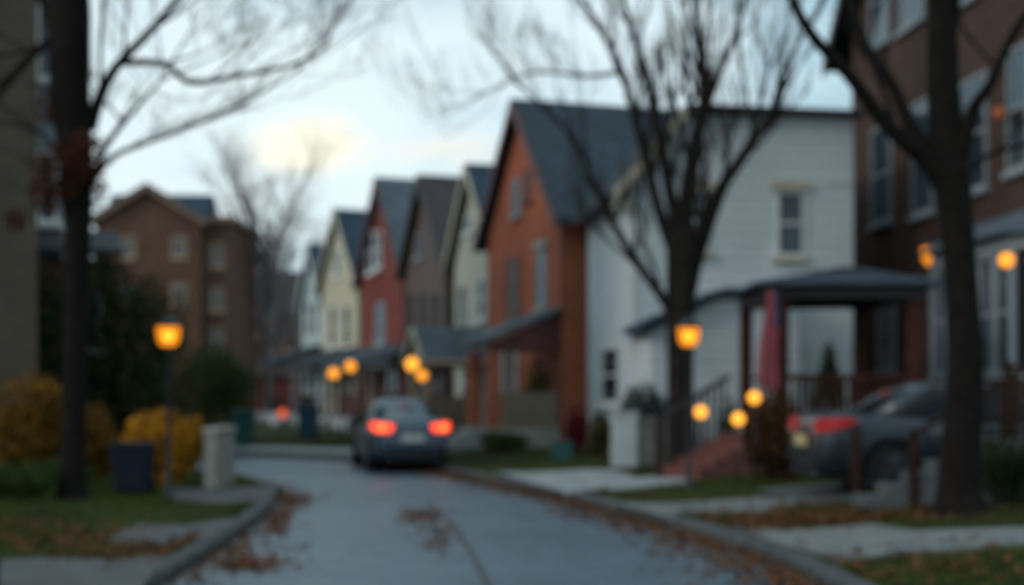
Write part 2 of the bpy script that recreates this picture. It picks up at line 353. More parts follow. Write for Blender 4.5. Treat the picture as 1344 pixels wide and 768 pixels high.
t.l(t.mix(1, c1, v, 'MULTIPLY'), t.b.inputs['Base Color']); t.b.inputs['Roughness'].default_value = .95; t.b.inputs['Specular IOR Level'].default_value = .1; t.bump(t.noise(30), .5, .02)
tag(link('ground', me, t.m, smooth=True), kind='structure')
# road sheet between the two edges
def ribbon(A, B, zA=0., zB=0., cols=8):
    mb = MB(); n = min(len(A), len(B)); rings = []
    for i in range(n):
        a = A[i]; b = B[i]; rings.append([(a[0]+(b[0]-a[0])*k/cols, a[1]+(b[1]-a[1])*k/cols, zA+(zB-zA)*k/cols) for k in range(cols+1)])
    mb.loft(rings, closed=False, cap=False); return mb
def resample(P, n):
    P = np.asarray([(p[0],p[1]) for p in P]); s = np.r_[0, np.cumsum(np.hypot(*np.diff(P,axis=0).T))]; q = np.linspace(0, s[-1], n)
    return np.stack([np.interp(q, s, P[:,0]), np.interp(q, s, P[:,1])], 1)
t = NT('asphalt'); f = t.noise(.35, detail=6); f2 = t.noise(90, detail=2); f3 = t.noise(2.2, detail=5)
c = t.ramp(f, [(.3, (.055,.082,.108)), (.7, (.09,.127,.16))]); c = t.mix(1, c, t.ramp(f3, [(.3,(.75,)*3),(.7,(1.1,)*3)]), 'MULTIPLY')
c = t.mix(1, c, t.ramp(f2, [(.3,(.7,)*3),(.7,(1.3,)*3)]), 'MULTIPLY'); t.l(c, t.b.inputs['Base Color'])
t.l(t.ramp(f3, [(.3,(.36,)*3),(.7,(.55,)*3)]), t.b.inputs['Roughness']); t.bump(f2, .25, .006)
ra = ribbon(Lp, Rp).build('road', t.m); tag(ra, kind='structure')
if ra.data.polygons[0].normal.z < 0: ra.data.flip_normals()
def kerb(A, side):
    A = [Vector(p) for p in A]; rings = []
    for i, p in enumerate(A):
        d = (A[min(i+1,len(A)-1)]-A[max(i-1,0)]).normalized(); o = Vector((-d.y, d.x))*side; h = .12
        q = lambda k: p+o*k
        rings.append([(*q(-.004),-.1), (*q(0),h-.03), (*q(.03),h), (*q(KW-.02),h+.004), (*q(KW),-.1)])
    return MB().loft(rings)
tag(kerb(Lp, 1).build('kerb', M['kerb']), kind='structure'); tag(kerb(Rp, -1).build('kerb', M['kerb']), kind='structure')
# tar seam wandering down the lane
def gl(px, py): Y = CH*F/(py-HY); return ((px-CX)/F*Y, Y)
seam = resample([(p.x,p.y) for p in cat([gl(560,655), gl(585,680), gl(612,715), gl(640,768), gl(690,900), gl(700,1100)], 8)], 60)
seam_w = [.035+.015*math.sin(i*1.7) for i in range(60)]
tag(ribbon([(p[0]-w_,p[1]) for p,w_ in zip(seam,seam_w)], [(p[0]+w_,p[1]) for p,w_ in zip(seam,seam_w)], .005, .005, 2).build('road_seam', plain('tar', (.018,.018,.02), .45)), kind='structure')

def slab(name, top, bot, n=24, m=6, dz=.025, mat='concrete'):
    A = resample(top, n); B = resample(bot, n); mb = MB(); rows = []
    for i in range(n):
        r = [(A[i]*(1-k/m)+B[i]*(k/m)) for k in range(m+1)]; zz = np.maximum(G(r), .1)+dz
        rows.append([(A[i][0],A[i][1],zz[0]-.12)]+[(p[0],p[1],z) for p,z in zip(r,zz)]+[(B[i][0],B[i][1],zz[-1]-.12)])
    mb.loft(rows, closed=False, cap=False); o = mb.build(name, M[mat]); tag(o, kind='structure'); return o
def px2(L): return [gp(a,b)[:2] for a,b in L]
slab('footpath', px2([(958,707),(1040,698),(1151,690),(1197,699),(1344,695),(1500,690)]), px2([(1078,748),(1111,737),(1180,728),(1248,724),(1344,716),(1500,712)]), mat='mid_concrete')
slab('footpath', px2([(800,671),(870,662),(994,655),(1040,657)]), px2([(868,690),(923,685),(1014,671),(1046,662)]), mat='mid_concrete')
slab('footpath', px2([(650,628),(690,622),(776,617),(800,618)]), px2([(742,657),(786,643),(815,634),(835,626)]))
slab('footpath', px2([(800,633),(850,627),(892,622)]), px2([(796,645),(850,640),(900,634)]))
slab('footpath', px2([(0,738),(60,735),(150,738),(222,742)]), px2([(0,800),(60,800),(150,800),(180,800)]), mat='dark_concrete')
slab('footpath', px2([(175,690),(240,692),(308,694)]), px2([(140,712),(200,718),(276,722)]), mat='dark_concrete')
slab('footpath', px2([(225,641),(290,643),(368,646)]), px2([(225,656),(290,662),(350,668)]), mat='dark_concrete')
# pavement along the far side of the bend
pav = [(p.x,p.y) for p in Rp if 34.8 < p.y < 56]
def off(A, k):
    A = [Vector(p) for p in A]; o = []
    for i,p in enumerate(A):
        d = (A[min(i+1,len(A)-1)]-A[max(i-1,0)]).normalized(); q = p+Vector((d.y,-d.x))*k; o.append((q.x,q.y))
    return o
slab('pavement', off(pav, .5), off(pav, 1.7), 60, 4)

slab('driveway', [(3.8,18.1),(9.0,18.9)], [(3.5,20.6),(9.0,22.3)], 24, 8, .02, 'dark_concrete')
# fallen leaves: countless
def flat_leaves(name, pts, mat, size=.07):
    P = np.array(pts); N = len(P); a = rng.uniform(0, 2*PI, N); s = rng.uniform(.6,1.4,N)*size; V = np.zeros((N,4,3))
    for k,(u,v) in enumerate(((-.5,0),(0,-.33),(.5,0),(0,.33))):
        V[:,k,0] = P[:,0]+(u*np.cos(a)-v*np.sin(a))*s; V[:,k,1] = P[:,1]+(u*np.sin(a)+v*np.cos(a))*s; V[:,k,2] = P[:,2]+.008+rng.uniform(0,.03,N)*rng.random(N)*1.5
    return quads(name, V, mat)
t = NT('fallen leaf'); gn = t.noise(25, detail=1); gi = t.ramp(gn, [(.3,(.05,.022,.012)),(.5,(.11,.042,.018)),(.7,(.19,.08,.025))]); t.l(gi, t.b.inputs['Base Color']); t.b.inputs['Roughness'].default_value = .8; t.b.inputs['Specular IOR Level'].default_value = .1
pts = []
def scat(px, py, sx, sy, n, onroad=True):
    for _ in range(n):
        x = random.gauss(px, sx); y = random.gauss(py, sy)
        if y < 580: continue
        p = gp(x, y)
        z = g(p.x, p.y); pts.append((p.x, p.y, max(z, 0) if z < 0 else z+.02))
for i in range(len(Rp)-1):                    # in the right gutter
    a = Rp[i]; 
    if 8 < a.y < 34:
        b = Rp[i+1]; d = (b-a)
        for _ in range(int(d.length*180)):
            k = abs(random.gauss(0, .42 if a.y < 20 else .3)); q = a+d*random.random()-Vector((d.y,-d.x)).normalized()*k
            pts.append((q.x, q.y, 0))
for i in range(len(Lp)-1):
    a = Lp[i]
    if 8 < a.y < 27:
        b = Lp[i+1]; d = (b-a)
        for _ in range(int(d.length*45)):
            k = abs(random.gauss(0, .25)); q = a+d*random.random()+Vector((d.y,-d.x)).normalized()*k; pts.append((q.x, q.y, 0))
scat(550,678,15,6,190); scat(578,702,14,14,110); scat(325,742,24,6,230); scat(365,684,10,9,170); scat(378,655,20,4,260)
scat(1050,684,60,5,900); scat(990,690,40,6,300); scat(1180,672,90,8,700); scat(1250,745,120,16,400); scat(230,725,80,8,450); scat(60,705,70,14,500); scat(860,655,60,6,120); scat(700,600,60,4,200)
flat_leaves('fallen_leaves', pts, t.m, .085)['kind'] = 'stuff'
# grass blades where the lawns show
slabs_pts = []
def grass(name, areas, mat, h=.05):
    B = []
    for (x0,x1,y0,y1,n) in areas:
        q = np.column_stack([rng.uniform(x0,x1,n), rng.uniform(y0,y1,n)]); z = G(q); k = z > 0; B.append(np.column_stack([q[k], z[k]]))
    P = np.vstack(B); N = len(P); a = rng.uniform(0,2*PI,N); hh = rng.uniform(.5,1.3,N)*h; w_ = .006; V = np.zeros((N,4,3)); le = rng.normal(0,.02,(N,2))
    dx = np.cos(a)*w_; dy = np.sin(a)*w_
    V[:,0] = P-np.column_stack([dx,dy,np.zeros(N)]); V[:,1] = P+np.column_stack([dx,dy,np.zeros(N)])
    V[:,2] = P+np.column_stack([dx*.2+le[:,0],dy*.2+le[:,1],hh]); V[:,3] = P+np.column_stack([-dx*.2+le[:,0],-dy*.2+le[:,1],hh]); V[:,:,2] -= .01
    return quads(name, V, mat)
gm = leafmat('grass blade', (.03,.042,.01), (.055,.08,.014), .7, .8, (.085,.105,.022))
import itertools
areas = [(.9,7,11,28,60000), (-7.5,-3.1,10,27,45000), (-8,3,28,48,30000)]
bpy_grass = None
# keep blades off the slabs by rejecting points inside slab outlines
slabobjs = [o for o in COL.objects if o.name.startswith(('footpath','pavement','driveway'))]
def inslab(P):
    inside = np.zeros(len(P), bool)
    for o in slabobjs:
        me_ = o.data; vv = np.array([v.co[:2] for v in me_.vertices]); n_ = 60 if o.name.startswith('pave') else 24; rows = vv.reshape(n_, -1, 2)
        poly = np.vstack([rows[:,0], rows[::-1,-1]]); c_ = np.zeros(len(P), bool); j = len(poly)-1
        for i in range(len(poly)):
            xi, yi = poly[i]; xj, yj = poly[j]
            if yi != yj: c_ ^= ((yi > P[:,1]) != (yj > P[:,1])) & (P[:,0] < (xj-xi)*(P[:,1]-yi)/(yj-yi)+xi)
            j = i
        inside |= c_
    return inside
_G = G
def G2(q):
    z = _G(q); return np.where(inslab(np.asarray(q)), -1, z)
G = G2; tag(grass('grass', areas, gm), kind='stuff'); G = _G

# ------------------------------------------------------------------ foliage
def cloud(name, blobs, n, size, mat, parent, fill=.5):
    """leaf faces spread through lumpy blobs: (cx,cy,cz,rx,ry,rz)"""
    W = np.array([b[3]*b[4]*b[5] for b in blobs])**.67; W = W/W.sum(); out = []
    for b, wt in zip(blobs, W):
        k = max(20, int(n*wt)); d = rng.normal(size=(k,3)); d /= np.linalg.norm(d,axis=1)[:,None]
        r = rng.uniform(0,1,k)**(1/(3+3*fill)); lump = np.array([1+.22*noise.noise((p[0]*2.3+b[0]*3, p[1]*2.3+b[1], p[2]*2.3+b[2]))+.12*noise.noise((p[0]*6, p[1]*6+b[0], p[2]*6)) for p in d])
        out.append(np.array(b[:3])+d*(r*lump)[:,None]*np.array(b[3:6]))
    P = np.vstack(out); P = P[P[:,2] > .01]; N = len(P)
    a = rng.normal(size=(N,3)); a /= np.linalg.norm(a,axis=1)[:,None]; b_ = np.cross(a, rng.normal(size=(N,3))); b_ /= np.linalg.norm(b_,axis=1)[:,None]
    s = (rng.uniform(.6,1.4,N)*size)[:,None]; V = np.stack([P-a*s*.5, P-b_*s*.3, P+a*s*.5, P+b_*s*.3], 1)
    return quads(name, V, mat, parent)
def stems(parent, h, rr, n, mat, r0=.02):
    mb = MB()
    for i in range(n):
        a = random.uniform(0,2*PI); k = random.uniform(.3,1)*rr
        mb.tube([(0,0,-.05),(math.cos(a)*k*.4,math.sin(a)*k*.4,h*.5),(math.cos(a)*k,math.sin(a)*k,h)], [r0,r0*.7,r0*.3], 5)
    return mb.build('stem', mat, parent)
def bush(name, loc, rx, ry, h, n, size, mat, label, cat, group=None, lumps=6, seed=0):
    random.seed(seed+5); o = thing(name, loc, 0, label, cat, group); bl = [(0,0,h*.5,rx*.8,ry*.8,h*.5)]
    for i in range(lumps):
        a = 2*PI*i/lumps+random.uniform(-.4,.4); bl.append((math.cos(a)*rx*.5, math.sin(a)*ry*.5, h*random.uniform(.3,.68), rx*random.uniform(.35,.5), ry*random.uniform(.35,.5), h*random.uniform(.24,.36)))
    cloud('foliage', bl, n, size, mat, o); stems(o, h*.6, rx*.6, 7, M['bark']); return o
def grow(mb, p, d, ln, r, depth, spread=.5, up=.15, nc=3):
    pts = [p]; q = Vector(p); dd = Vector(d); k = 3
    for i in range(k):
        dd = (dd+Vector((random.gauss(0,.1),random.gauss(0,.1),random.gauss(0,.07)+up*.3))).normalized(); q = q+dd*ln/k; pts.append(q.copy())
    mb.tube(pts, [r, r*.8, r*.62, r*.4], 3 if r < .012 else 5, cap=False)
    if depth > 0:
        for j in range(nc):
            f = random.uniform(.25,1); i = min(int(f*k), k-1); b = pts[i].lerp(pts[i+1], f*k-i)
            nd = (dd+Vector((random.gauss(0,spread),random.gauss(0,spread),random.gauss(0,spread*.7)+up))).normalized()
            grow(mb, b, nd, ln*random.uniform(.5,.78), max(r*.5,.004), depth-1, spread, up, nc)
def bare_tree(name, base, trunk, limbs, label, mat, cat='tree', group=None, twig=(1.3,3,3,.45,.25), tw_step=.8, rmin=.004, lk=1.0):
    """trunk / limbs: lists of (x,y,z,r) in world metres"""
    o = thing(name, base, 0, label, cat, group); B = Vector(base)
    loc = lambda L: [Vector(p[:3])-B for p in L]
    tp = cat3(loc(trunk), [p[3] for p in trunk]); mb = MB(); pts_, rr = tp
    rr = [r*(1+.06*noise.noise((p.x*3,p.y*3,p.z*2))) for p,r in zip(pts_,rr)]
    mb.tube(pts_, rr, 14); mb.build('trunk', mat, o, smooth=True)
    cr = MB(); ln, dep, nc, spr, up = twig
    for L in limbs:
        pl, rl = cat3(loc(L), [p[3]*lk for p in L]); cr.tube(pl, rl, 8)
        s = 0; nxt = tw_step*random.uniform(.3,1)
        for i in range(1, len(pl)):
            s += (pl[i]-pl[i-1]).length
            if s > nxt and i > 4:
                nxt = s+tw_step*random.uniform(.5,1.3); d = (pl[i]-pl[i-1]).normalized()
                nd = (d+Vector((random.gauss(0,spr*1.3),random.gauss(0,spr*1.3),random.gauss(0,.3)+up))).normalized()
                grow(cr, pl[i], nd, ln*random.uniform(.7,1.3), max(rl[i]*.45,.008), dep, spr, up, nc)
        d = (pl[-1]-pl[-3]).normalized()
        for _ in range(3): grow(cr, pl[-1], (d+Vector((random.gauss(0,.25),random.gauss(0,.25),random.gauss(0,.15)))).normalized(), ln*1.2, max(rl[-1]*.8,.008), dep, spr, up, nc)
    cr.build('crown', mat, o, smooth=True); return o
def cat3(P, rads, n=5):
    V = cat(P, n); r = []
    for i in range(len(P)-1):
        for k in range(n): r.append(rads[i]+(rads[i+1]-rads[i])*k/n)
    r.append(rads[-1]); return V, r
def pl(pxs, Y, widths, dY=None):
    """pixel polyline at depth Y -> (x,y,z,r); dY adds real depth along it"""
    out = []
    for i,(a,b) in enumerate(pxs):
        y = Y+(dY[i] if dY else 0); p = at(a,b,y); wpx = widths[i]; out.append((p.x,p.y,p.z,wpx/2/F*y))
    return out

# --- trees
random.seed(3)
bT = Vector((3.22,27,g(3.22,27)))
bare_tree('bare_tree', bT, [(3.25,27,bT.z-.1,.36),(3.22,27,bT.z+.3,.28)]+pl([(893,520),(893,430),(895,330),(897,300)],27,[35,36,42,34]),
 [pl([(898,340),(918,312),(931,271),(973,208),(1015,146),(1030,105),(1048,55)],27,[34,26,22,20,15,11,7],[0,0,-.3,-.8,-1.2,-1.5,-1.8]),
  pl([(897,310),(903,250),(914,182),(924,130),(918,60),(912,-10),(905,-110)],27,[34,30,26,20,15,12,7],[0,0,.2,.4,.7,.9,1]),
  pl([(914,182),(935,120),(955,72),(975,10),(985,-60)],27.3,[18,14,12,9,5],[0,.2,.4,.8,1]),
  pl([(893,330),(879,250),(859,146),(838,68),(815,-10),(800,-80)],27,[30,22,17,13,9,5],[0,-.2,-.6,-1,-1.4,-1.8]),
  pl([(890,340),(866,280),(835,160),(817,94),(786,36),(755,-10)],27,[28,20,16,12,9,5],[0,.3,.8,1.2,1.5,1.7]),
  pl([(888,420),(869,390),(822,323),(785,255),(762,200),(725,150),(700,130)],27,[26,18,15,11,8,6,4],[0,-.2,-.5,-.8,-1,-1.2,-1.3]),
  pl([(900,420),(918,340),(950,250),(985,180),(1010,90)],27,[22,16,13,9,5],[0,.4,.8,1.3,1.7]),
  pl([(817,94),(770,100),(700,95),(640,120)],27.8,[9,7,5,3],[0,.3,.5,.6])],
 'tall bare tree with many upright forking limbs in front of the white sided house', M['bark'], twig=(1.3,3,3,.36,.38), tw_step=.42, lk=.75)
random.seed(8)
bN = Vector((5.02,16,g(5.02,16)))
bare_tree('bare_tree', bN, [(5.05,16,bN.z-.1,.4),(5.04,16,bN.z+.1,.3),(5.03,16,bN.z+.4,.235)]+pl([(1267,500),(1263,400),(1256,300),(1246,215)],16,[47,43,43,52]),
 [pl([(1240,240),(1215,208),(1165,165),(1115,100),(1065,45),(1035,-10),(1000,-80)],16,[36,26,20,17,14,12,8],[0,-.1,-.2,-.4,-.6,-.8,-1]),
  pl([(1230,215),(1200,175),(1170,110),(1135,55),(1112,-10),(1095,-70)],16,[26,20,15,12,9,6],[0,.2,.4,.7,.9,1.1]),
  pl([(1246,240),(1240,150),(1237,70),(1236,-10),(1236,-120)],16,[48,44,40,36,28]),
  pl([(1252,240),(1275,150),(1300,110),(1325,55),(1350,15),(1390,-40)],16,[30,18,14,12,10,7],[0,-.2,-.4,-.5,-.7,-.9]),
  pl([(1265,230),(1295,205),(1344,190),(1400,185)],16,[9,7,6,4],[0,.3,.5,.7])],
 'nearest bare tree with thick dark forked trunk beside the wooden steps', M['bark_near'], twig=(1.0,2,2,.4,.2), tw_step=1.6)
random.seed(21)
bL = Vector(((95-CX)/F*20,20,g((95-CX)/F*20,20)))
tl = bare_tree('bare_tree', bL, [(bL.x,20,bL.z-.1,.3),(bL.x,20,bL.z+.25,.2)]+pl([(97,560),(100,400),(102,300),(100,220),(92,120),(92,40),(92,-60)],20,[30,32,36,44,52,54,50]),
 [pl([(118,170),(132,125),(155,85),(200,38),(238,-8),(275,-60)],20,[24,20,17,14,12,7],[0,0,-.1,-.3,-.5,-.6]),
  pl([(160,82),(215,84),(250,108),(310,100),(380,86),(425,62),(440,20)],20,[14,11,11,9,7,5,3],[-.1,0,.2,.3,.5,.7,.8]),
  pl([(112,250),(122,235),(140,190),(180,140),(212,105)],20,[16,13,11,8,5],[0,-.2,-.4,-.7,-1]),
  pl([(125,232),(150,205),(190,188),(250,165),(320,135),(385,95)],20,[12,10,9,8,6,4],[0,.2,.4,.7,1,1.3]),
  pl([(95,70),(70,52),(30,85),(0,118),(-50,150)],20,[22,16,14,12,8],[0,-.1,-.3,-.5,-.7]),
  pl([(80,210),(60,180),(30,165),(-10,160)],20,[9,7,6,4],[0,.2,.4,.6]),
  pl([(75,60),(60,10),(45,-60)],20,[22,18,14],[0,.3,.5])],
 'bare tree with rusty leaf tufts rising beside the left lamp post', M['bark_near'], twig=(1.1,3,3,.42,.12), tw_step=.5, lk=.75)
rust = leafmat('rusty leaf', (.06,.02,.012), (.11,.035,.018), .7, 3)
cloud('leaf_tuft', [(*(at(a,b,20+c)-bL), r,r*.8,r*1.1) for a,b,c,r in ((78,225,-.3,.4),(108,205,-.4,.34),(60,255,0,.25),(118,250,.1,.24),(75,140,0,.3),(100,95,0,.24),(20,290,.2,.15))], 3200, .07, rust, tl, .3)

def auto_tree(name, x, y, h, mat, label, seed, nl=9, w_=.3, spread=.5, group=None, step=.7):
    random.seed(seed); z0 = g(x,y); tr = [(x,y,z0-.1,h*.024),(x+.1,y,z0+h*.25,h*.019),(x-.1,y,z0+h*.5,h*.013),(x,y,z0+h*.75,h*.007)]; limbs = []
    for i in range(nl):
        a = random.uniform(0,2*PI); b = .18+.5*i/nl; k = h*w_*random.uniform(.6,1)*(1.1-b*.6); zz = z0+h*b
        limbs.append([(x,y,zz,h*.009),(x+math.cos(a)*k*.4,y+math.sin(a)*k*.4,zz+h*.12,h*.007),(x+math.cos(a)*k*.8,y+math.sin(a)*k*.8,zz+h*.27,h*.003)])
    return bare_tree(name, (x,y,z0), tr, limbs, label, mat, group=group, twig=(h*.12,3,3,spread,.1), tw_step=h*.05)
gF = 'bare trees at the far end of the street'
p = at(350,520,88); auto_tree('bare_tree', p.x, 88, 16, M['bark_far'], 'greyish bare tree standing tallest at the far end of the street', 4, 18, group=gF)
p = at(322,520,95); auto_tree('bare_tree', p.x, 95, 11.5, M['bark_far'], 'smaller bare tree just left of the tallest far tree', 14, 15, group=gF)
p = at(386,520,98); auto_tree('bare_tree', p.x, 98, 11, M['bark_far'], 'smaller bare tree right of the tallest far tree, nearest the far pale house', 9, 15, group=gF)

# ------------------------------------------------------------------ houses
def houseframe(P1, P2):
    P1 = Vector(P1); P2 = Vector(P2); u = (P2-P1).normalized(); v = Vector((u.y,-u.x)); return P1, (P2-P1).length, math.atan2(v.y, v.x), v, u
class House:
    """local x = inward from the street front, y = along the front from the near corner"""
    def __init__(s, name, P1, P2, label, cat='house', z=None):
        s.P1, s.W, s.rz, s.v, s.u = houseframe(P1, P2); s.z0 = g(*P1) if z is None else z
        s.o = thing(name, (P1[0],P1[1],s.z0), s.rz, label, cat)
    def px(s, face, X, Y):        # pixel -> (along, z) on face 'front' (x=0) / 'side' (y=0) / ('x',v) / ('y',v)
        ax, val = {'front':('x',0),'side':('y',0)}.get(face, face) if isinstance(face,str) else face
        d = Vector(((X-CX)/F, 1)); n = s.v if ax == 'x' else s.u; o = s.P1+n*val
        t_ = o.dot(n)/d.dot(n); q = d*t_; r = q-s.P1; return (r.dot(s.u) if ax == 'x' else r.dot(s.v)), CH-(Y-HY)/F*t_-s.z0
    def window(s, face, a0, a1, z0, z1, trim='white_trim', glassm='glass', sill=True, lintel=None, mull=1, val=0, nm='window', label=None):
        mb = MB(); fw = .07; T = .05
        def B(m, a, b, c, d, e0, e1):  # e: proud distance range
            if face == 'front': m.box(val-e1, val-e0, a, b, c, d)
            else: m.box(a, b, val-e1, val-e0, c, d)
        B(mb,a0,a0+fw,z0,z1,0.002,T); B(mb,a1-fw,a1,z0,z1,0.002,T); B(mb,a0+fw,a1-fw,z0,z0+fw,0.002,T); B(mb,a0+fw,a1-fw,z1-fw,z1,0.002,T)
        if mull: B(mb,a0+fw,a1-fw,(z0+z1)/2-.03,(z0+z1)/2+.03,.002,T-.006)
        if mull == 2: B(mb,(a0+a1)/2-.02,(a0+a1)/2+.02,z0+fw,z1-fw,.002,T-.01)
        f = mb.build(nm, M[trim], s.o)
        if label: f['label'] = label
        g_ = MB(); B(g_,a0+fw,a1-fw,z0+fw,z1-fw,.001,.02); g_.build('pane', M[glassm], f)
        if sill: k = MB(); B(k,a0-.08,a1+.08,z0-.12,z0-.003,.001,.12); k.build('sill', M[sill if isinstance(sill,str) else trim], f)
        if lintel: k = MB(); B(k,a0-.12,a1+.12,z1+.003,z1+.2,.001,.1); k.build('lintel', M[lintel], f)
        return f
    def winpx(s, face, x0, x1, y0, y1, **k):
        a, zt = s.px(face, (x0+x1)/2, y0); _, zb = s.px(face, (x0+x1)/2, y1); aa = s.px(face, x0, y0)[0]; bb = s.px(face, x1, y0)[0]
        return s.window(face, min(aa,bb), max(aa,bb), max(zb,.4), zt, **k)
    def door(s, y0, y1, z0, z1, mat='door_brown', trim='white_trim'):
        d = MB().box(-.05,-.002,y0,y1,z0,z1).build('door', M[mat], s.o); fr = MB().box(-.08,-.002,y0-.1,y0,z0,z1+.1).box(-.08,-.002,y1,y1+.1,z0,z1+.1).box(-.08,-.002,y0,y1,z1,z1+.1).build('door_frame', M[trim], s.o)
        MB().ball((-.09,y0+.12,z0+1.0),.035).build('handle', M['chrome'], d, True); return d
    def gable(s, D, ze, zp, wall, roof, trim='dark_trim', oh=.35, th=.14, chim=None, front_oh=.3):
        W = s.W; MB().prism([(0,-.6),(W,-.6),(W,ze),(W/2,zp),(0,ze)], (0,D), 'x').build('wall', M[wall], s.o)
        sl = (zp-ze)/(W/2); k = th*math.hypot(1,sl); e0 = ze-oh*sl
        r = MB().prism([(-oh,e0+.01),(W/2,zp+.01),(W+oh,e0+.01),(W+oh,e0+k),(W/2,zp+k),(-oh,e0+k)], (-front_oh,D+.2), 'x').build('roof', M[roof], s.o)
        MB().prism([(-oh-.01,e0-.1),(W/2,zp-.12),(W+oh+.01,e0-.1),(W+oh+.01,e0+k-.03),(W/2,zp+k-.03),(-oh-.01,e0+k-.03)], (-front_oh-.05,-front_oh-.003), 'x').build('bargeboard', M[trim], s.o)
        MB().box(-.1,D,-oh-.12,-oh-.01,e0-.02,e0+.1).build('gutter', M[trim], s.o)
        MB().box(-.04,-.0,-.0,.09,0.2,ze-.1).build('downpipe', M[trim], s.o)
        if chim: MB().box(chim[0],chim[0]+.7,W/2-.3,W/2+.4,zp-.8,zp+chim[1]).box(chim[0]-.05,chim[0]+.75,W/2-.35,W/2+.45,zp+chim[1],zp+chim[1]+.12).build('chimney', M['brown_brick'], r)
        return r
    def leanporch(s, y0, y1, dep, ze, zt, roof='slate_dark', post='dark_wood', nposts=3, floor=.45, rail=True, knee=None, trim='dark_trim', steps_y=None):
        th = .12
        MB().prism([(-dep-.25,ze-.06),(0,zt),(0,zt+th),(-dep-.25,ze+th-.06)], (y0-.2,y1+.2), 'y').build('porch_roof', M[roof], s.o)
        MB().box(-dep-.06,-dep+.12,y0,y1,ze-.3,ze-.02).prism([(-dep+.12,ze-.3),(-.002,ze-.3),(-.002,zt-.02),(-dep+.12,ze)], (y0,y0+.1),'y').build('porch_beam', M[trim], s.o)
        MB().box(-dep-.1,-.003,y0-.05,y1+.05,-.3,floor).build('porch_floor', M['stone' if knee else 'concrete'], s.o)
        for i in range(nposts):
            yy = y0+.1+(y1-y0-.2)*i/(nposts-1); w2 = .2 if knee else .07
            MB().box(-dep-w2*.5,-dep+w2*.9,yy-w2*.7,yy+w2*.7,floor+.002,ze-.302).build('porch_post', M[post], s.o)
        if knee: MB().box(-dep+.05,-.05,y0-.02,y0+.18,floor,floor+.9).box(-dep-.0,-dep+.2,y0+.4,y0+(y1-y0)*.55,floor,floor+.9).build('knee_wall', M[knee], s.o)
        elif rail:
            r = MB().beam((-dep,y0,floor+.9),(-dep,y1*.6,floor+.9),.07,.06).beam((-dep,y0,floor+.9),(-.02,y0,floor+.9),.07,.06)
            for k in range(int(dep/.14)): r.box(-dep+.14*k+.02,-dep+.14*k+.05,y0-.015,y0+.015,floor,floor+.9)
            for k in range(int((y1*.6-y0)/.14)): r.box(-dep-.015,-dep+.015,y0+.14*k,y0+.14*k+.03,floor,floor+.9)
            r.build('railing', M[post], s.o)
        sy = steps_y if steps_y is not None else min((y0+y1)*.62, y1-1.2)
        st = MB()
        for k in range(3): st.box(-dep-.1-.3*(3-k),-dep-.1-.3*(2-k)-.002 if k < 2 else -dep-.103,sy,sy+1.2,-.3,floor*(k+1)/3-.02)
        st.build('steps', M['concrete'], s.o)

# orange brick house
H = House('brick_house', (1.27,36), (-.72,42), 'steep gabled orange brick house with slate roof, left of the white sided house')
H.gable(10.5, 6.0, 9.25, 'orange_brick', 'slate', 'red_trim', .4, chim=None)
H.winpx('front', 705,718,326,404, lintel='stone', sill='stone', trim='grey_trim'); H.winpx('front', 667,682,338,416, sill='red_trim', trim='red_trim', glassm='door_brown')
H.winpx('front', 674,683,235,282, sill='grey_trim', trim='grey_trim'); H.winpx('front', 690,697,222,262, sill='red_trim', trim='red_trim')
H.leanporch(.1, 2.0, 1.8, 2.7, 3.45, 'slate_grey', 'orange_brick', 2, .5, knee='knee_brick', trim='red_trim'); H.door(3.6,4.6,.51,2.6)
H.window('front', 4.9, 5.7, 1.0, 2.5, trim='grey_trim'); H.window('side', 3, 4, 3.8, 5.5, sill='stone'); 
# cream house
H = House('sided_house', (-.5,43), (-1.95,48.5), 'cream sided house with blue roof and small gabled porch, just left of the orange house')
H.gable(10, 6.0, 8.6, 'cream_siding', 'slate2', 'cream_trim', .35)
H.winpx('front', 603,611,375,426, glassm='curtain_glass', trim='grey_trim'); H.winpx('front', 628,638,364,419, glassm='curtain_glass'); H.winpx('front', 611,621,285,305, mull=0, glassm='curtain_glass'); H.window('side', 3, 4, 3.8, 5.3)
H.door(.9,1.8,.5,2.5,'door_green'); H.window('front', 3.0, 4.4, 1.0, 2.5)
pr = MB().prism([(-.25,2.3),(1.3,3.3),(2.85,2.3),(2.85,2.45),(1.3,3.45),(-.25,2.45)], (-2.3,-.003), 'x').build('porch_roof', M['slate_grey'], H.o)
MB().prism([(.05,2.45),(2.55,2.45),(1.3,3.26)], (-2.15,-2.05), 'x').box(-2.15,-.01,.05,.17,2.2,2.45).box(-2.15,-.01,2.43,2.55,2.2,2.45).build('porch_gable', M['tan_trim'], H.o)
for yy in (.1,2.4): MB().box(-2.15,-1.95,yy-.02,yy+.2,.45,2.2).build('porch_post', M['tan_trim'], H.o)
MB().box(-2.25,-.003,0,2.7,-.3,.45).box(-2.1,-.1,.05,.15,.45,1.3).build('porch_floor', M['knee_brick'], H.o)
MB().prism([(-.27,2.28),(1.3,3.28),(2.87,2.28),(2.87,2.46),(1.3,3.46),(-.27,2.46)], (-2.36,-2.303), 'x').box(-2.3,-.01,-.29,-.255,2.27,2.4).build('porch_bargeboard', M['cream_trim'], H.o)
MB().box(-2.6,-2.252,.7,1.9,-.3,.3).box(-2.95,-2.602,.7,1.9,-.3,.15).build('steps', M['concrete'], H.o)
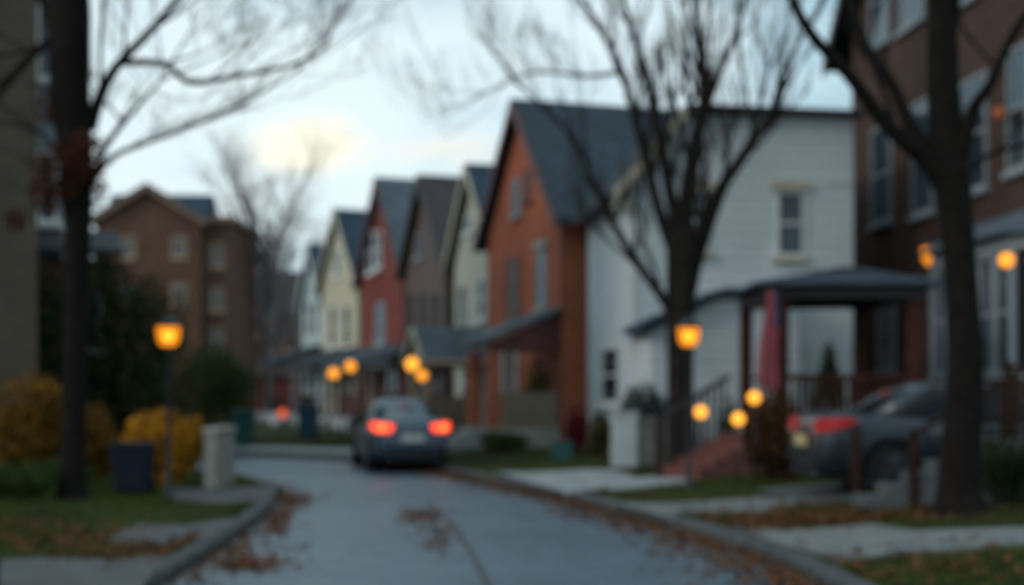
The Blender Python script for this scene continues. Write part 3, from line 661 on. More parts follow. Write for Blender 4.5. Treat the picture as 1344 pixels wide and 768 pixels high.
# mauve brown house
H = House('sided_house', (-2.3,49.6), (-4.1,55), 'dull mauve brown house with brown roof, between the cream house and the red brick house')
H.gable(10, 6.2, 9.25, 'mauve_siding', 'slate_brown', 'dark_trim', .35)
H.winpx('front', 547,555,309,338, trim='grey_trim'); 
for a,b in ((537,543),(552,559),(568,575)): H.winpx('front', a,b,384,432, trim='dark_trim', sill='dark_trim')
H.leanporch(.2, 4.8, 1.9, 2.6, 3.3, 'slate_dark', 'dark_wood', 3); H.door(3.4,4.3,.46,2.5); H.window('front',.8,2.2,1.0,2.4)
# red brick house
H = House('brick_house', (-4.26,56.3), (-6.5,61.5), 'deep red brick house with paired white gable windows, left of the mauve brown house')
H.gable(9, 6.4, 10.15, 'red_brick', 'slate_grey', 'red_trim', .35)
H.winpx('front', 483,491,304,358, nm='window'); H.winpx('front', 493,501,304,352); H.winpx('front', 493,506,397,451, trim='grey_trim')
H.leanporch(.2, 5, 1.9, 2.6, 3.3, 'slate', 'red_trim', 3); H.door(3.4,4.3,.46,2.5); H.window('front',.8,2.2,1.0,2.4)
# yellow house
H = House('sided_house', (-6.8,63), (-9.1,68.3), 'pale yellow sided house with deep blue roof, left of the red brick house')
H.gable(9, 6.6, 9.75, 'yellow_siding', 'slate2', 'cream_trim', .35)
H.winpx('front', 439,447,328,362, glassm='curtain_glass'); H.winpx('front', 434,441,400,456); H.winpx('front', 452,460,400,456)
H.leanporch(.2, 5, 1.9, 2.7, 3.4, 'slate_dark', 'dark_wood', 3); H.door(3.4,4.3,.46,2.5); H.window('front',.8,2.2,1.0,2.4)
# far pale house
H = House('sided_house', (-9.4,71), (-11.3,76.5), 'small pale blue house furthest down the row of gabled houses')
H.gable(9, 6.0, 9.0, 'blue_siding', 'slate2', 'white_trim', .3)
H.winpx('front', 402,408,395,442); H.winpx('front', 413,418,395,442); H.leanporch(.2, 5, 2.2, 3.0, 3.8, 'slate', 'dark_wood', 3); H.door(3.4,4.3,.46,2.5)

# white sided house: roof slopes to the street, flat behind
H = House('sided_house', (2.52,30), (1.87,35), 'large white sided house behind the forked tree, its low lean-to roof running to the gazebo')
ze, zp = 6.0, 7.3; D = 4.87
prof = [(0,-.6),(0,ze-.1),(1.15,zp),(D,zp),(D,-.6)]
MB().prism(prof, (0,H.W), 'y').build('wall', M['white_siding'], H.o)
MB().prism([(-.4,ze-.5),(1.15,zp+.01),(1.15,zp+.17),(-.4,ze-.34)], (-.25,H.W+.2), 'y').prism([(1.15,zp+.01),(D+.2,zp+.01),(D+.2,zp+.12),(1.15,zp+.17)], (-.25,H.W+.2), 'y').build('roof', M['slate_dark'], H.o)
MB().prism([(-.42,ze-.66),(1.12,zp-.16),(1.12,zp+.14),(-.42,ze-.36)], (-.29,-.253), 'y').box(-.42,.0,-.29,.2,ze-.72,ze-.67).build('cornice', M['cream_trim'], H.o)
MB().box(1.125,D+.2,-.29,-.253,zp-.0,zp+.12).build('fascia', M['dark_trim'], H.o)
MB().box(-.03,.1,-.03,.0,0,ze-.3).box(-.03,-.002,0,.1,0,ze-.3).build('corner_board', M['white_trim'], H.o)
H.winpx('side', 1018,1056,250,337, lintel='cream_trim', sill='cream_trim'); 
a,z_ = H.px('side',1082,238); MB().box(a,min(a+1.4,D),-.04,-.003,z_-.04,z_+.04).build('ledge', M['white_trim'], H.o)
H.winpx('front', 791,814,455,530)
# lean-to extension on its near side
H.winpx('side', 902,930,250,330, lintel='cream_trim', sill='cream_trim', glassm='curtain_glass')
e0 = at(846,432,28.7); e1 = at(952,386,28.7)
def toL(q): r = Vector((q[0],q[1]))-H.P1; return r.dot(H.v), r.dot(H.u)
xa, ya = toL(e0); xb, _ = toL(e1); za = e0.z-H.z0; zb = e1.z-H.z0; ysd = ya
MB().prism([(xa+.12,-.6),(xa+.12,za-.05),(xb,zb-.05),(xb+1.6,zb-.05),(xb+1.6,-.6)], (ysd,-.003), 'y').build('extension_wall', M['white_siding'], H.o)
MB().prism([(xa-.15,za-.08),(xb,zb+.0),(xb+1.7,zb),(xb+1.7,zb+.12),(xb,zb+.13),(xa-.15,za+.08)], (ysd-.3,-.004), 'y').build('extension_roof', M['slate2'], H.o)

# brown brick building on the right (gable to the street)
P1b = (9.36,26); P2b = (8.6,36)
H = House('brick_building', (9.36+.15,24), P2b, 'tall dark brown brick building with pale framed windows on the right', 'building')
W = H.W; zr = 10.35
MB().prism([(0,-.6),(W,-.6),(W,zr),(W/2,zr+6.2),(0,zr)], (0,11), 'x').build('wall', M['dark_brick'], H.o)
rf = MB().prism([(-.7,zr-.7),(W/2,zr+6.21),(W+.7,zr-.7),(W+.7,zr-.45),(W/2,zr+6.5),(-.7,zr-.45)], (-.5,11.2), 'x').build('roof', M['slate_dark'], H.o)
MB().prism([(W+.72,zr-.85),(W/2,zr+6.0),(-.72,zr-.85),(-.72,zr-.5),(W/2,zr+6.45),(W+.72,zr-.5)], (-.56,-.503), 'x').build('bargeboard', M['dark_trim'], H.o)
for x0,x1,y0,y1 in ((1145,1171,165,292),(1199,1226,130,280),(1264,1297,100,250),(1324,1352,60,222),(1143,1168,-60,58),(1181,1214,-90,32),(1256,1290,-150,-2)):
    H.winpx('front', x0,x1,y0,y1, trim='grey_trim')
H.winpx('front', 1153,1176,388,486, trim='grey_trim', glassm='curtain_glass'); 
# bay window with slate roof
bd = .8; a1 = H.px(('x',-bd), 1222, 400)[0]+.5; a0 = .3
_, zb0 = H.px(('x',-bd), 1310, 498); _, zt0 = H.px(('x',-bd), 1310, 330)
bw = MB().prism([(0,a0),(-bd,a0+.5),(-bd,a1-.5),(0,a1)], (-.5,zb0), 'z').build('bay_base', M['dark_brick'], H.o)
MB().prism([(0,a0),(-bd,a0+.5),(-bd,a1-.5),(0,a1)], (zt0,zt0+.25), 'z').prism([(0,a0),(-bd-.06,a0+.45),(-bd-.06,a1-.45),(0,a1)], (zb0,zb0+.1), 'z').build('bay_frame', M['grey_trim'], H.o)
rt = [(0,a0-.2,zt0+.26),(-bd-.25,a0+.35,zt0+.26),(-bd-.25,a1-.35,zt0+.26),(0,a1+.2,zt0+.26),(0,a0+.3,zt0+.85),(0,a1-.3,zt0+.85)]
MB().add(rt, [(0,1,4),(1,2,5,4),(2,3,5),(0,3,2,1),(0,4,5,3)]).build('bay_roof', M['slate_grey'], H.o)
n = 5; yw = np.linspace(a0+.5, a1-.5, n+1)
for i in range(n):
    H.window('front', yw[i]+.06, yw[i+1]-.06, zb0+.12, zt0-.02, val=-bd+.1, sill=False, mull=1, trim='grey_trim')
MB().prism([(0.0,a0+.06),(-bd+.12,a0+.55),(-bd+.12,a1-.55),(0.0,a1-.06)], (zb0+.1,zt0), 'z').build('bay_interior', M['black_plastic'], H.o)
for i in range(n+1): MB().box(-bd+.0,-bd+.1,yw[i]-.06,yw[i]+.06,zb0+.101,zt0-.003).build('bay_post', M['grey_trim'], H.o)
BB = H

# left: tan brick building
def rotbuilding(name, px, Y, wid, dep, h, label, cat='building'):
    c = at(px,520,Y); return thing(name, (c.x,c.y,g(c.x,c.y)), R(18.5), label, cat)
o = rotbuilding('brick_building', 49, 25.5, 0,0,0, 'tan brick building cut off by the left picture edge')
MB().box(-8,0,0,7,-.6,13).build('wall', M['tan_brick'], o)
MB().box(-8.2,.0,-.1,7.1,13,13.4).build('parapet', M['stone'], o)
def bwin(o, x0,x1,z0,z1, trim='white_trim', gl_='glass', y=0):
    fw=.08; f = MB().box(x0,x0+fw,y-.05,y-.002,z0,z1).box(x1-fw,x1,y-.05,y-.002,z0,z1).box(x0+fw,x1-fw,y-.05,y-.002,z0,z0+fw).box(x0+fw,x1-fw,y-.05,y-.002,z1-fw,z1).box(x0+fw,x1-fw,y-.045,y-.002,(z0+z1)/2-.03,(z0+z1)/2+.03).build('window', M[trim], o)
    MB().box(x0+fw,x1-fw,y-.02,y-.001,z0+fw,z1-fw).build('pane', M[gl_], f); MB().box(x0-.08,x1+.08,y-.12,y-.001,z0-.13,z0-.002).build('sill', M[trim], f); return f
bwin(o,-3.2,-2.1,5,7); bwin(o,-3.2,-2.1,1.5,3.5)
o = rotbuilding('sided_building', 83, 34, 0,0,0, 'pale grey sided building with low brick wing, between the tan brick building and left tree')
MB().box(-6,0,0,7,-.6,13).build('wall', M['grey_siding'], o); MB().box(-6.2,.15,-.15,7.1,13,13.3).build('roof', M['slate_dark'], o)
bwin(o,-.62,-.12,5.9,7.6); bwin(o,-2.4,-1.5,5.9,7.6)
bwin(o,-.62,-.12,9.3,11)
MB().box(-1.5,1.05,-2.0,-.003,-.6,4.9).build('wing_wall', M['far_brick'], o); MB().prism([(-2.3,4.9),(0.05,5.6),(0.05,5.75),(-2.3,5.05)], (-1.7,1.25), 'x').build('wing_roof', M['slate_dark'], o)
bwin(o,.1,.8,2.8,4.2,y=-2.0)
# gabled brick house in the left distance
Yh = 80; a = at(125,520,Yh).x; b = at(263,520,Yh).x; c2 = at(300,520,Yh).x; zg = g(a,Yh)
o = thing('brick_house', (a,Yh,zg), 0, 'large brown brick house with a front gable beyond the lamp on the left', 'house')
Wd = b-a; zz = lambda y,Y=Yh: CH-(y-HY)/F*Y-zg
MB().prism([(0,-.6),(Wd,-.6),(Wd,zz(288)),(Wd/2,zz(247)),(0,zz(288))], (0,9), 'y').build('wall', M['far_brick'], o)
MB().box(Wd+.003,c2-a,.8,9,-.6,zz(290)).build('wing_wall', M['far_brick'], o)
MB().prism([(-.4,zz(288)-.25),(Wd/2,zz(247)+.02),(Wd+.4,zz(288)-.25),(Wd+.4,zz(288)+.02),(Wd/2,zz(247)+.3),(-.4,zz(288)+.02)], (-.35,9), 'y').build('roof', M['slate2'], o)
MB().prism([(-.42,zz(288)-.45),(Wd/2,zz(247)-.15),(Wd+.42,zz(288)-.45),(Wd+.42,zz(288)-.1),(Wd/2,zz(247)+.2),(-.42,zz(288)-.1)], (-.4,-.353), 'y').build('bargeboard', M['brown_trim'], o)
MB().prism([(3.5,zz(285)),(6.2,zz(255,86)),(8.9,zz(285))], (-.8,at(271,520,84).x-a), 'x').build('main_roof', M['slate2'], o)
MB().box(Wd+.01,c2-a+.25,.5,9,zz(290),zz(290)+.35).build('cornice', M['brown_trim'], o)
for x0,x1,y0,y1,yy in ((225,245,311,338,0),(272,290,318,348,.8),(272,290,376,406,.8),(272,290,430,460,.8),(160,178,311,338,0),(225,245,372,400,0),(160,178,372,400,0)):
    bwin(o,(x0-CX)/F*Yh-a,(x1-CX)/F*Yh-a,zz(y1),zz(y0),gl_='glass',y=yy,trim='tan_trim')
# far dark house at the end of the street
Yd = 102; a = at(290,520,Yd).x; b = at(402,520,Yd).x; o = thing('terraced_house', (a,Yd,g(a,Yd)), 0, 'dim purple brown house closing the end of the street behind the bare trees', 'house')
MB().box(0,b-a,0,8,-.6,7.6).build('wall', M['mauve_siding'], o); MB().prism([(-.4,7.5),(4,10.6),(8.4,7.5)], (-.3,b-a+.3), 'x').build('roof', M['slate_brown'], o)
for k in range(3): bwin(o,.8+k*1.9,1.8+k*1.9,4.6,6.2,trim='tan_trim'); bwin(o,.8+k*1.9,1.8+k*1.9,1.4,3.0,trim='tan_trim')
MB().box(2.6,b-a-.2,-2.6,-.003,-.6,2.6).build('annex_wall', M['red_brick'], o); MB().box(2.4,b-a,-2.9,-.004,2.6,2.85).build('annex_roof', M['slate_dark'], o)
# far-off wood beyond the houses
random.seed(5); mbw = MB()
for k in range(70):
    x = -70+random.uniform(0,1)*150; y = random.uniform(135,160); h = random.uniform(8,13); p0 = Vector((x,y,0))
    for j in range(5): grow(mbw, p0+Vector((0,0,h*.15)), Vector((random.gauss(0,.22),random.gauss(0,.2),1)).normalized(), h*.55, .09, 3, .4, .3, 3)
    mbw.tube([(x,y,-.2),(x,y,h*.5)], [.2,.1], 5)
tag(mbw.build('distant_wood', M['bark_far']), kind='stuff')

# ------------------------------------------------------------------ gazebo with steps
gz0 = Vector((4.35,23.9)); GZ = g(4.5,24.5)
o = thing('gazebo', (gz0.x,gz0.y,GZ), 0, 'dark timber gazebo with hipped slate roof and raised deck behind the grey car', 'gazebo')
X1, Y1 = 2.55, 3.0; fl = .72
MB().box(0,X1,0,Y1,fl-.12,fl).box(.03,X1-.03,.03,.06,-.2,fl-.122).box(.03,.06,.061,Y1,-.2,fl-.122).build('deck', M['dark_wood'], o)
zt = CH+(HY-392)/F*24-GZ
for x_,y_ in ((.2,.1),(X1-.12,.1),(.06,Y1-.1),(X1-.35,Y1-.1)):
    MB().box(x_-.11,x_+.11,y_-.09,y_+.09,fl+.001,zt-.001).build('post', M['wood'], o, bevel=.01)
MB().box(-.05,X1+.05,-.03,.14,zt,zt+.2).box(-.05,X1+.05,Y1-.14,Y1+.03,zt,zt+.2).box(-.05,.12,.141,Y1-.141,zt,zt+.2).box(X1-.12,X1+.05,.141,Y1-.141,zt,zt+.2).build('beam', M['dark_wood'], o)
e=.3; zc = zt+.201; ap = zt+.66
MB().add([(-e,-e,zc),(X1+e,-e,zc),(X1+e,Y1+e,zc),(-e,Y1+e,zc),(X1*.62,Y1*.45,ap),(X1*.75,Y1*.55,ap),(-e,-e,zc+.06),(X1+e,-e,zc+.06),(X1+e,Y1+e,zc+.06),(-e,Y1+e,zc+.06)],
 [(0,3,2,1),(0,1,7,6),(1,2,8,7),(2,3,9,8),(3,0,6,9),(6,7,5,4),(7,8,5),(8,9,4,5),(9,6,4)]).build('roof', M['slate'], o)
r = MB()
for (p0,p1) in (((.3,.1),(X1-.2,.1)),((.2,Y1-.1),(X1-.4,Y1-.1)),((X1-.1,.2),(X1-.1,Y1-.2))):
    d = Vector(p1)-Vector(p0); n = int(d.length/.13); r.beam((*p0,fl+.92),(*p1,fl+.92),.07,.06).beam((*p0,fl+.12),(*p1,fl+.12),.05,.05)
    for k in range(1,n): q = Vector(p0)+d*k/n; r.box(q.x-.018,q.x+.018,q.y-.018,q.y+.018,fl+.12,fl+.9)
r.build('railing', M['wood'], o)
st = MB(); ns = 5; sw = 1.0
for k in range(ns): st.box(-.31*(ns-k),-.31*(ns-k-1)-.002 if k < ns-1 else .25,0,sw,-.2,(fl-.04)*(k+1)/ns-.04).box(-.31*(ns-k)-.03,-.31*(ns-k-1)-.035 if k < ns-1 else .25,-.03,sw+.03,(fl-.04)*(k+1)/ns-.038,(fl-.04)*(k+1)/ns)
so_ = st.build('steps', M['pink_step'], o); so_.rotation_euler.z = R(33); so_.location = (.0,.1,0)
hr = MB()
for yy in (sw,):
    hr.beam((-1.55,yy,.93),(-.02,yy,fl+.93),.06,.07)
    for k in range(10): q = -1.48+k*.15; hr.box(q-.015,q+.015,yy-.015,yy+.015,max(fl*(q+1.55)/1.55,0),fl*(q+1.55)/1.55+.92)
hr.box(-1.62,-1.5,sw-.06,sw+.06,-.1,1.03)
h_ = hr.build('handrail', M['dark_wood'], o); h_.rotation_euler.z = R(33); h_.location = (.0,.1,0)

# flag hanging from the gazebo
fp = at(1011,382,23.62); o = thing('flag', (fp.x,fp.y,fp.z), 0, 'faded red and blue striped flag hanging limp from the gazebo eave', 'flag')
t = NT('flag cloth'); uvx = t.nn('ShaderNodeUVMap'); sp = t.nn('ShaderNodeSeparateXYZ'); t.l(uvx.outputs[0], sp.inputs[0])
mm = t.nn('ShaderNodeMath', operation='MULTIPLY'); mm.inputs[1].default_value = 6.5; t.l(sp.outputs[0], mm.inputs[0]); fr = t.nn('ShaderNodeMath', operation='FRACT'); t.l(mm.outputs[0], fr.inputs[0])
st_ = t.ramp(fr.outputs[0], [(.0,(.26,.012,.022)),(.62,(.26,.012,.022)),(.66,(.36,.17,.18))]); st_.node.color_ramp.interpolation = 'LINEAR'
c1 = t.nn('ShaderNodeMath', operation='LESS_THAN'); t.l(sp.outputs[1], c1.inputs[0]); c1.inputs[1].default_value = .36
c2_ = t.nn('ShaderNodeMath', operation='GREATER_THAN'); t.l(sp.outputs[0], c2_.inputs[0]); c2_.inputs[1].default_value = .6
c3 = t.nn('ShaderNodeMath', operation='MULTIPLY'); t.l(c1.outputs[0], c3.inputs[0]); t.l(c2_.outputs[0], c3.inputs[1])
vor = t.nn('ShaderNodeTexVoronoi'); vor.inputs['Scale'].default_value = 11; t.l(uvx.outputs[0], vor.inputs['Vector']); star = t.ramp(vor.outputs['Distance'], [(.14,(.5,.5,.55)),(.2,(.03,.045,.12))])
t.l(t.mix(c3.outputs[0], st_, star), t.b.inputs['Base Color']); t.b.inputs['Roughness'].default_value = .8
nu, nv = 36, 24; vv = []; ff = []; uv = []
for j in range(nv+1):
    for i in range(nu+1):
        u_ = i/nu; v_ = j/nv; wd = (.17+.2*v_**.7); x_ = (u_-.5)*wd+.03*math.sin(v_*5+1); y_ = .05*math.sin(u_*19+v_*2)*(.35+v_*.8)+.02*math.sin(u_*7)
        vv.append((x_,y_,-1.55*v_-.12*v_*math.sin(u_*PI*.9))); uv.append((u_,v_))
for j in range(nv):
    for i in range(nu): k = j*(nu+1)+i; ff.append((k,k+1,k+nu+2,k+nu+1))
me = bpy.data.meshes.new('cloth'); me.from_pydata(vv,[],ff); ul = me.uv_layers.new(name='UVMap')
for lp in me.loops: ul.data[lp.index].uv = uv[lp.vertex_index]
fo = link('cloth', me, t.m, o, True); sm_ = fo.modifiers.new('s','SOLIDIFY'); sm_.thickness = .004
MB().tube([(-.16,.0,.015),(.6,.05,.08)], [.014,.014], 8).build('pole', M['dark_wood'], o)

# ------------------------------------------------------------------ lamps
def post_lamp(x, y, H_, label, grp='amber lamp posts beside the street'):
    z = g(x,y); o = thing('street_lamp', (x,y,z), 0, label, 'street lamp', grp); h = H_-z
    MB().lathe([(.09,-.05),(.09,.06),(.05,.1),(.045,.35),(.033,.4),(.03,h-.28),(.05,h-.22),(.06,h-.17)], n=14).build('post', M['black_metal'], o, True)
    s = MB().lathe([(.07,h-.16),(.11,h-.145),(.142,h-.10),(.16,h-.03),(.168,h+.05),(.17,h+.12)], n=20).build('lamp_shade', M['lamp'], o, True)
    MB().ball((0,0,h-.01),.075, n=14).build('bulb', M['bulb'], s, True)
    MB().lathe([(.18,h+.122),(.165,h+.15),(.09,h+.23),(.035,h+.26),(.025,h+.31),(.005,h+.34)], n=20).build('cap', M['black_metal'], o, True)
    MB().lathe([(.06,h-.17),(.09,h-.162)], n=16).build('collar', M['black_metal'], o, True)
    return o
l1 = at(221,440,20.6); post_lamp(l1.x, 20.6, l1.z, 'amber lamp post in front of the yellow shrub on the left lawn')
l2 = at(904,441,21.8); post_lamp(l2.x, 21.8, l2.z, 'amber lamp post in front of the forked tree on the right lawn')
# wall lantern on the brown building
def on_bb(px, py, off=0.): a_, z_ = BB.px(('x',-off), px, py); q = BB.P1+BB.u*a_; return Vector((q.x,q.y,z_+BB.z0))
q = on_bb(1222,334,.36); o = thing('wall_lantern', q, BB.rz, 'amber lantern on the brown brick wall just left of the nearest trunk', 'lantern')
MB().box(-.04,-.002,-.08,.08,-.1,.3).tube([(-.03,0,.28),(-.3,0,.36),(-.36,0,.3)], .018, 8).build('bracket', M['black_metal'], o)
s = MB().lathe([(.09,-.22),(.17,-.12),(.2,.04),(.19,.14)], (-.36,0,0), 18).build('lamp_shade', M['lamp'], o, True); MB().ball((-.36,0,0),.08).build('bulb', M['bulb'], s, True)
MB().lathe([(.2,.142),(.12,.22),(.02,.3)], (-.36,0,0), 18).build('cap', M['black_metal'], o, True)
def wall_globe(q, rz, r, mat, label, off=.1):
    o = thing('amber_globe', q, rz, label, 'wall lamp'); MB().tube([(-.001,0,0),(-.03,0,0)], .06, 12).tube([(-.03,0,0),(-off,0,0)], .015, 8).build('bracket', M['black_metal'], o)
    MB().ball((-off-r,0,0), r, n=18).build('globe', M[mat], o, True)
q = on_bb(1323,341,bd+.23)+Vector((-bd,0,0)); wall_globe(q, BB.rz, .13, 'globe', 'small amber globe lamp on the bay window at the right edge')
q = on_bb(1309,148,.23); wall_globe(q, BB.rz, .1, 'globe_dim', 'dim amber globe high on the brown brick wall right of the nearest tree')  # faintly glowing globe added at a dim orange spot; no fitting known there
def twin(x, y, pa, pb, label, ra=.16, rb=.16, m1='globe', m2='globe'):
    z = g(x,y); o = thing('twin_globe_lamp', (x,y,z), 0, label, 'street lamp', 'lamp posts with two amber globes'); A = pa-Vector((x,y,z)); B = pb-Vector((x,y,z)); zm = min(A.z,B.z)-.35
    MB().lathe([(.07,-.05),(.06,.3),(.03,.4),(.025,zm)], n=12).build('post', M['black_metal'], o, True)
    MB().tube([(0,0,zm-.05),(A.x*.6,A.y*.6,zm+.05),(A.x,A.y,A.z-ra)], .018, 8).tube([(0,0,zm-.05),(B.x*.6,B.y*.6,zm+.05),(B.x,B.y,B.z-rb)], .018, 8).build('arm', M['black_metal'], o, True)
    MB().ball(A, ra, n=18).build('globe', M[m1], o, True); MB().ball(B, rb, n=18).build('globe', M[m2], o, True)
pa, pb = at(438,490,44), at(460,481,44.3); twin((pa.x+pb.x)/2, 44.15, pa, pb, 'lamp post with two amber globes left of the moving car', .17, .17)
pa, pb = at(541,478,40), at(554,493,40.3); twin((pa.x+pb.x)/2, 40.15, pa, pb, 'lamp post with two brighter amber globes behind the moving car', .19, .15, 'globe_hot', 'globe')
p = at(371,543,55); o = thing('red_light_post', (p.x,p.y,g(p.x,p.y)), 0, 'red orange light on an added low post at the far end of the street', 'red light')  # low post invented to carry a distant red light
MB().lathe([(.09,-.1),(.09,p.z-g(p.x,p.y)-.16)], n=12).build('post', M['black_metal'], o, True); MB().ball((0,0,p.z-g(p.x,p.y)), .17, n=16).build('globe', M['globe_red'], o, True)
for px_,py_,Y_,lab in ((920,541,21.5,'small amber garden light on a stake close to the lamp post, left of the steps'),(969,550,21.4,'small amber garden light in front of the steps, lowest of the three'),(990,522,21.4,'small amber garden light by the russet shrub, highest of the three')):
    p = at(px_,py_,Y_); z = g(p.x,p.y); o = thing('garden_light', (p.x,p.y,z), 0, lab, 'garden light', 'amber garden lights by the gazebo steps')
    MB().tube([(0,0,-.1),(0,0,p.z-z-.06)], .012, 8).build('stake', M['black_metal'], o, True); MB().ball((0,0,p.z-z), .098, n=16).build('globe', M['globe_hot'], o, True)

# ------------------------------------------------------------------ cars
def car(name, loc, rz, label, paint, rim, lit, S=1.0, hs=1.0, plate='plate'):
    o = thing(name, loc, rz, label, 'car'); o.scale = (S,S,S*hs)
    st = [(-2.34,.66,.42,.66),(-2.32,.76,.34,.82),(-2.26,.82,.3,1.0),(-2.12,.86,.26,1.07),(-1.7,.895,.22,1.06),(-1.1,.91,.2,1.0),(-.3,.915,.19,.97),(.6,.91,.19,.95),(1.2,.895,.2,.93),(1.7,.87,.23,.88),(2.05,.82,.26,.8),(2.24,.74,.3,.7),(2.32,.62,.36,.6)]
    rings = []
    for x,w_,zb,zt_ in st:
        hf = [(0,zb),(w_*.8,zb),(w_*.96,zb+.08),(w_,zb+(zt_-zb)*.45),(w_*.975,zt_-.16*(zt_-zb)),(w_*.9,zt_-.03),(w_*.75,zt_),(0,zt_+.02)]
        rings.append([(x,y,z) for y,z in hf]+[(x,-y,z) for y,z in hf[-2:0:-1]])
    body = MB().loft(rings).build('body', paint, o, True)
    ss = body.modifiers.new('s','SUBSURF'); ss.levels = ss.render_levels = 2
    cut = MB()
    for x in (-1.38,1.4):
        for s_ in (-1,1): cut.tube([(x,s_*.62,.34),(x,s_*1.1,.34)], .385, 28)
    cme = cut.mesh('cut'); cobj = bpy.data.objects.new('cut', cme); COL.objects.link(cobj); cobj.parent = o
    bo = body.modifiers.new('c','BOOLEAN'); bo.object = cobj; bo.operation = 'DIFFERENCE'; bo.solver = 'EXACT'
    bpy.context.view_layer.update(); dg = bpy.context.evaluated_depsgraph_get(); nm = bpy.data.meshes.new_from_object(body.evaluated_get(dg)); body.modifiers.clear(); body.data = nm
    bpy.data.objects.remove(cobj)
    # cabin
    def ring(z, xf, xr, wf, wr): return [(xf,0,z),(xf-.05,wf*.7,z),(xf-.2,wf,z),((xf+xr)/2,max(wf,wr)+.03,z),(xr+.25,wr,z),(xr+.06,wr*.7,z),(xr,0,z),(xr+.06,-wr*.7,z),(xr+.25,-wr,z),((xf+xr)/2,-max(wf,wr)-.03,z),(xf-.2,-wf,z),(xf-.05,-wf*.7,z)]
    R0, R1 = ring(.93, 1.12,-1.88,.80,.78), ring(1.40,.28,-1.02,.58,.56); R2 = ring(1.455,.0,-.8,.36,.34)
    c_ = MB().loft([R0,R1,R2]).build('cabin', paint, o, True); 
    # glazing sits 8 mm proud of the cabin shell
    def patch(nm, quad, push):
        q = [Vector(v) for v in quad]; n_ = push; vv = [v+n_*.008 for v in q]+[v+n_*.002 for v in q]
        return MB().add(vv, [(0,1,2,3),(7,6,5,4),(0,4,5,1),(1,5,6,2),(2,6,7,3),(3,7,4,0)]).build(nm, M['car_glass'], o)
    def lerp(a,b,t_): return Vector(a).lerp(Vector(b), t_)
    def strip(nm, i, j, ta, tb, sh=.04):     # glass strip over cabin facets i..j
        mb = MB(); idx = []; k = i
        while True:
            idx.append(k)
            if k == j: break
            k = (k+1)%12
        cen = Vector((-.35,0,1.1)); rr = []
        lo = [lerp(R0[k],R1[k],ta) for k in idx]; hi = [lerp(R0[k],R1[k],tb) for k in idx]
        def ends(L):
            L = list(L); L[0] = L[0].lerp(L[1], sh); L[-1] = L[-1].lerp(L[-2], sh); return L
        lo = ends(lo); hi = ends(hi); m_ = len(idx); vv = []
        for dd in (.010,-.004):
            for L in (lo,hi):
                for v_ in L: n_ = Vector((v_.x-cen.x,v_.y*1.6,.35)).normalized(); vv.append(v_+n_*dd)
        f_ = []
        for a_ in range(m_-1): f_ += [(a_,a_+1,m_+a_+1,m_+a_),(2*m_+a_,3*m_+a_,3*m_+a_+1,2*m_+a_+1),(a_,2*m_+a_,2*m_+a_+1,a_+1),(m_+a_,m_+a_+1,3*m_+a_+1,3*m_+a_)]
        f_ += [(0,m_,3*m_,2*m_),(m_-1,3*m_-1,4*m_-1,2*m_-1)]
        return mb.add(vv, f_).build(nm, M['sky_glass' if lit and nm == 'rear_window' else 'car_glass'], o, False)
    strip('rear_window', 5, 7, .18, .92, 0); strip('windscreen', 11, 1, .1, .94, 0)
    strip('side_window', 2, 3, .08, .95, .05); strip('side_window', 3, 4, .08, .95, .06); strip('side_window', 8, 9, .08, .95, .06); strip('side_window', 9, 10, .08, .95, .05)
    # wheels
    for x in (-1.38,1.4):
        for s_ in (-1,1):
            yy = s_*.80
            tm = MB(); prf = [(.24,-.11),(.31,-.11),(.335,-.07),(.335,.07),(.31,.11),(.24,.11)]; n_ = 28
            for r_,a_ in prf:
                for k in range(n_): th_ = 2*PI*k/n_; tm.v.append((x+r_*math.cos(th_), yy+a_, .335+r_*math.sin(th_)))
            for i_ in range(len(prf)):
                for k in range(n_): tm.f.append((i_*n_+k, i_*n_+(k+1)%n_, ((i_+1)%len(prf))*n_+(k+1)%n_, ((i_+1)%len(prf))*n_+k))
            wh = tm.build('wheel', M['rubber'], o, True)
            rm = MB().tube([(x,yy+s_*.05,.335),(x,yy+s_*.075,.335)], .235, 24)
            for k in range(5): th_ = 2*PI*k/5; rm.beam((x,yy+s_*.09,.335),(x+.21*math.cos(th_),yy+s_*.1,.335+.21*math.sin(th_)),.06,.03)
            rm.tube([(x,yy+s_*.075,.335),(x,yy+s_*.115,.335)], .05, 12); rm.build('rim', M[rim], wh)
    # lamps and trim
    for s_ in (-1,1):
        tl_ = [(-2.345,.50),(-2.335,.66),(-2.27,.80),(-2.12,.875),(-1.92,.905)]
        rg = []
        for k,(x,y) in enumerate(tl_):
            hh = [.075,.085,.09,.075,.03][k]; zc_ = [.88,.885,.9,.92,.95][k]; ex = .012
            rg.append([(x-ex,s_*(y+ex*.6),zc_-hh),(x-ex,s_*(y+ex*.6),zc_+hh),(x+.08,s_*(y-.1),zc_+hh),(x+.08,s_*(y-.1),zc_-hh)])
        tlm = MB().loft(rg).build('tail_light', M['brake' if lit else 'tail_dull'], o)
        if lit: MB().ball((-2.35,s_*.70,.89),.055, sx=.5).build('bulb', M['brake_core'], tlm, True)
        else: MB().box(-2.365,-2.34,*sorted((s_*.5,s_*.62)),.80,.84).build('reverse_lamp', M['indicator'], tlm)
        hl = [(2.28,.46),(2.24,.62),(2.12,.76),(1.92,.85)]; rg = []
        for k,(x,y) in enumerate(hl):
            hh = [.05,.07,.07,.03][k]; zc_ = [.62,.65,.69,.74][k]; rg.append([(x+.02,s_*y,zc_-hh),(x+.02,s_*y,zc_+hh),(x-.06,s_*(y-.06),zc_+hh),(x-.06,s_*(y-.06),zc_-hh)])
        MB().loft(rg).build('headlight', M['indicator'], o)
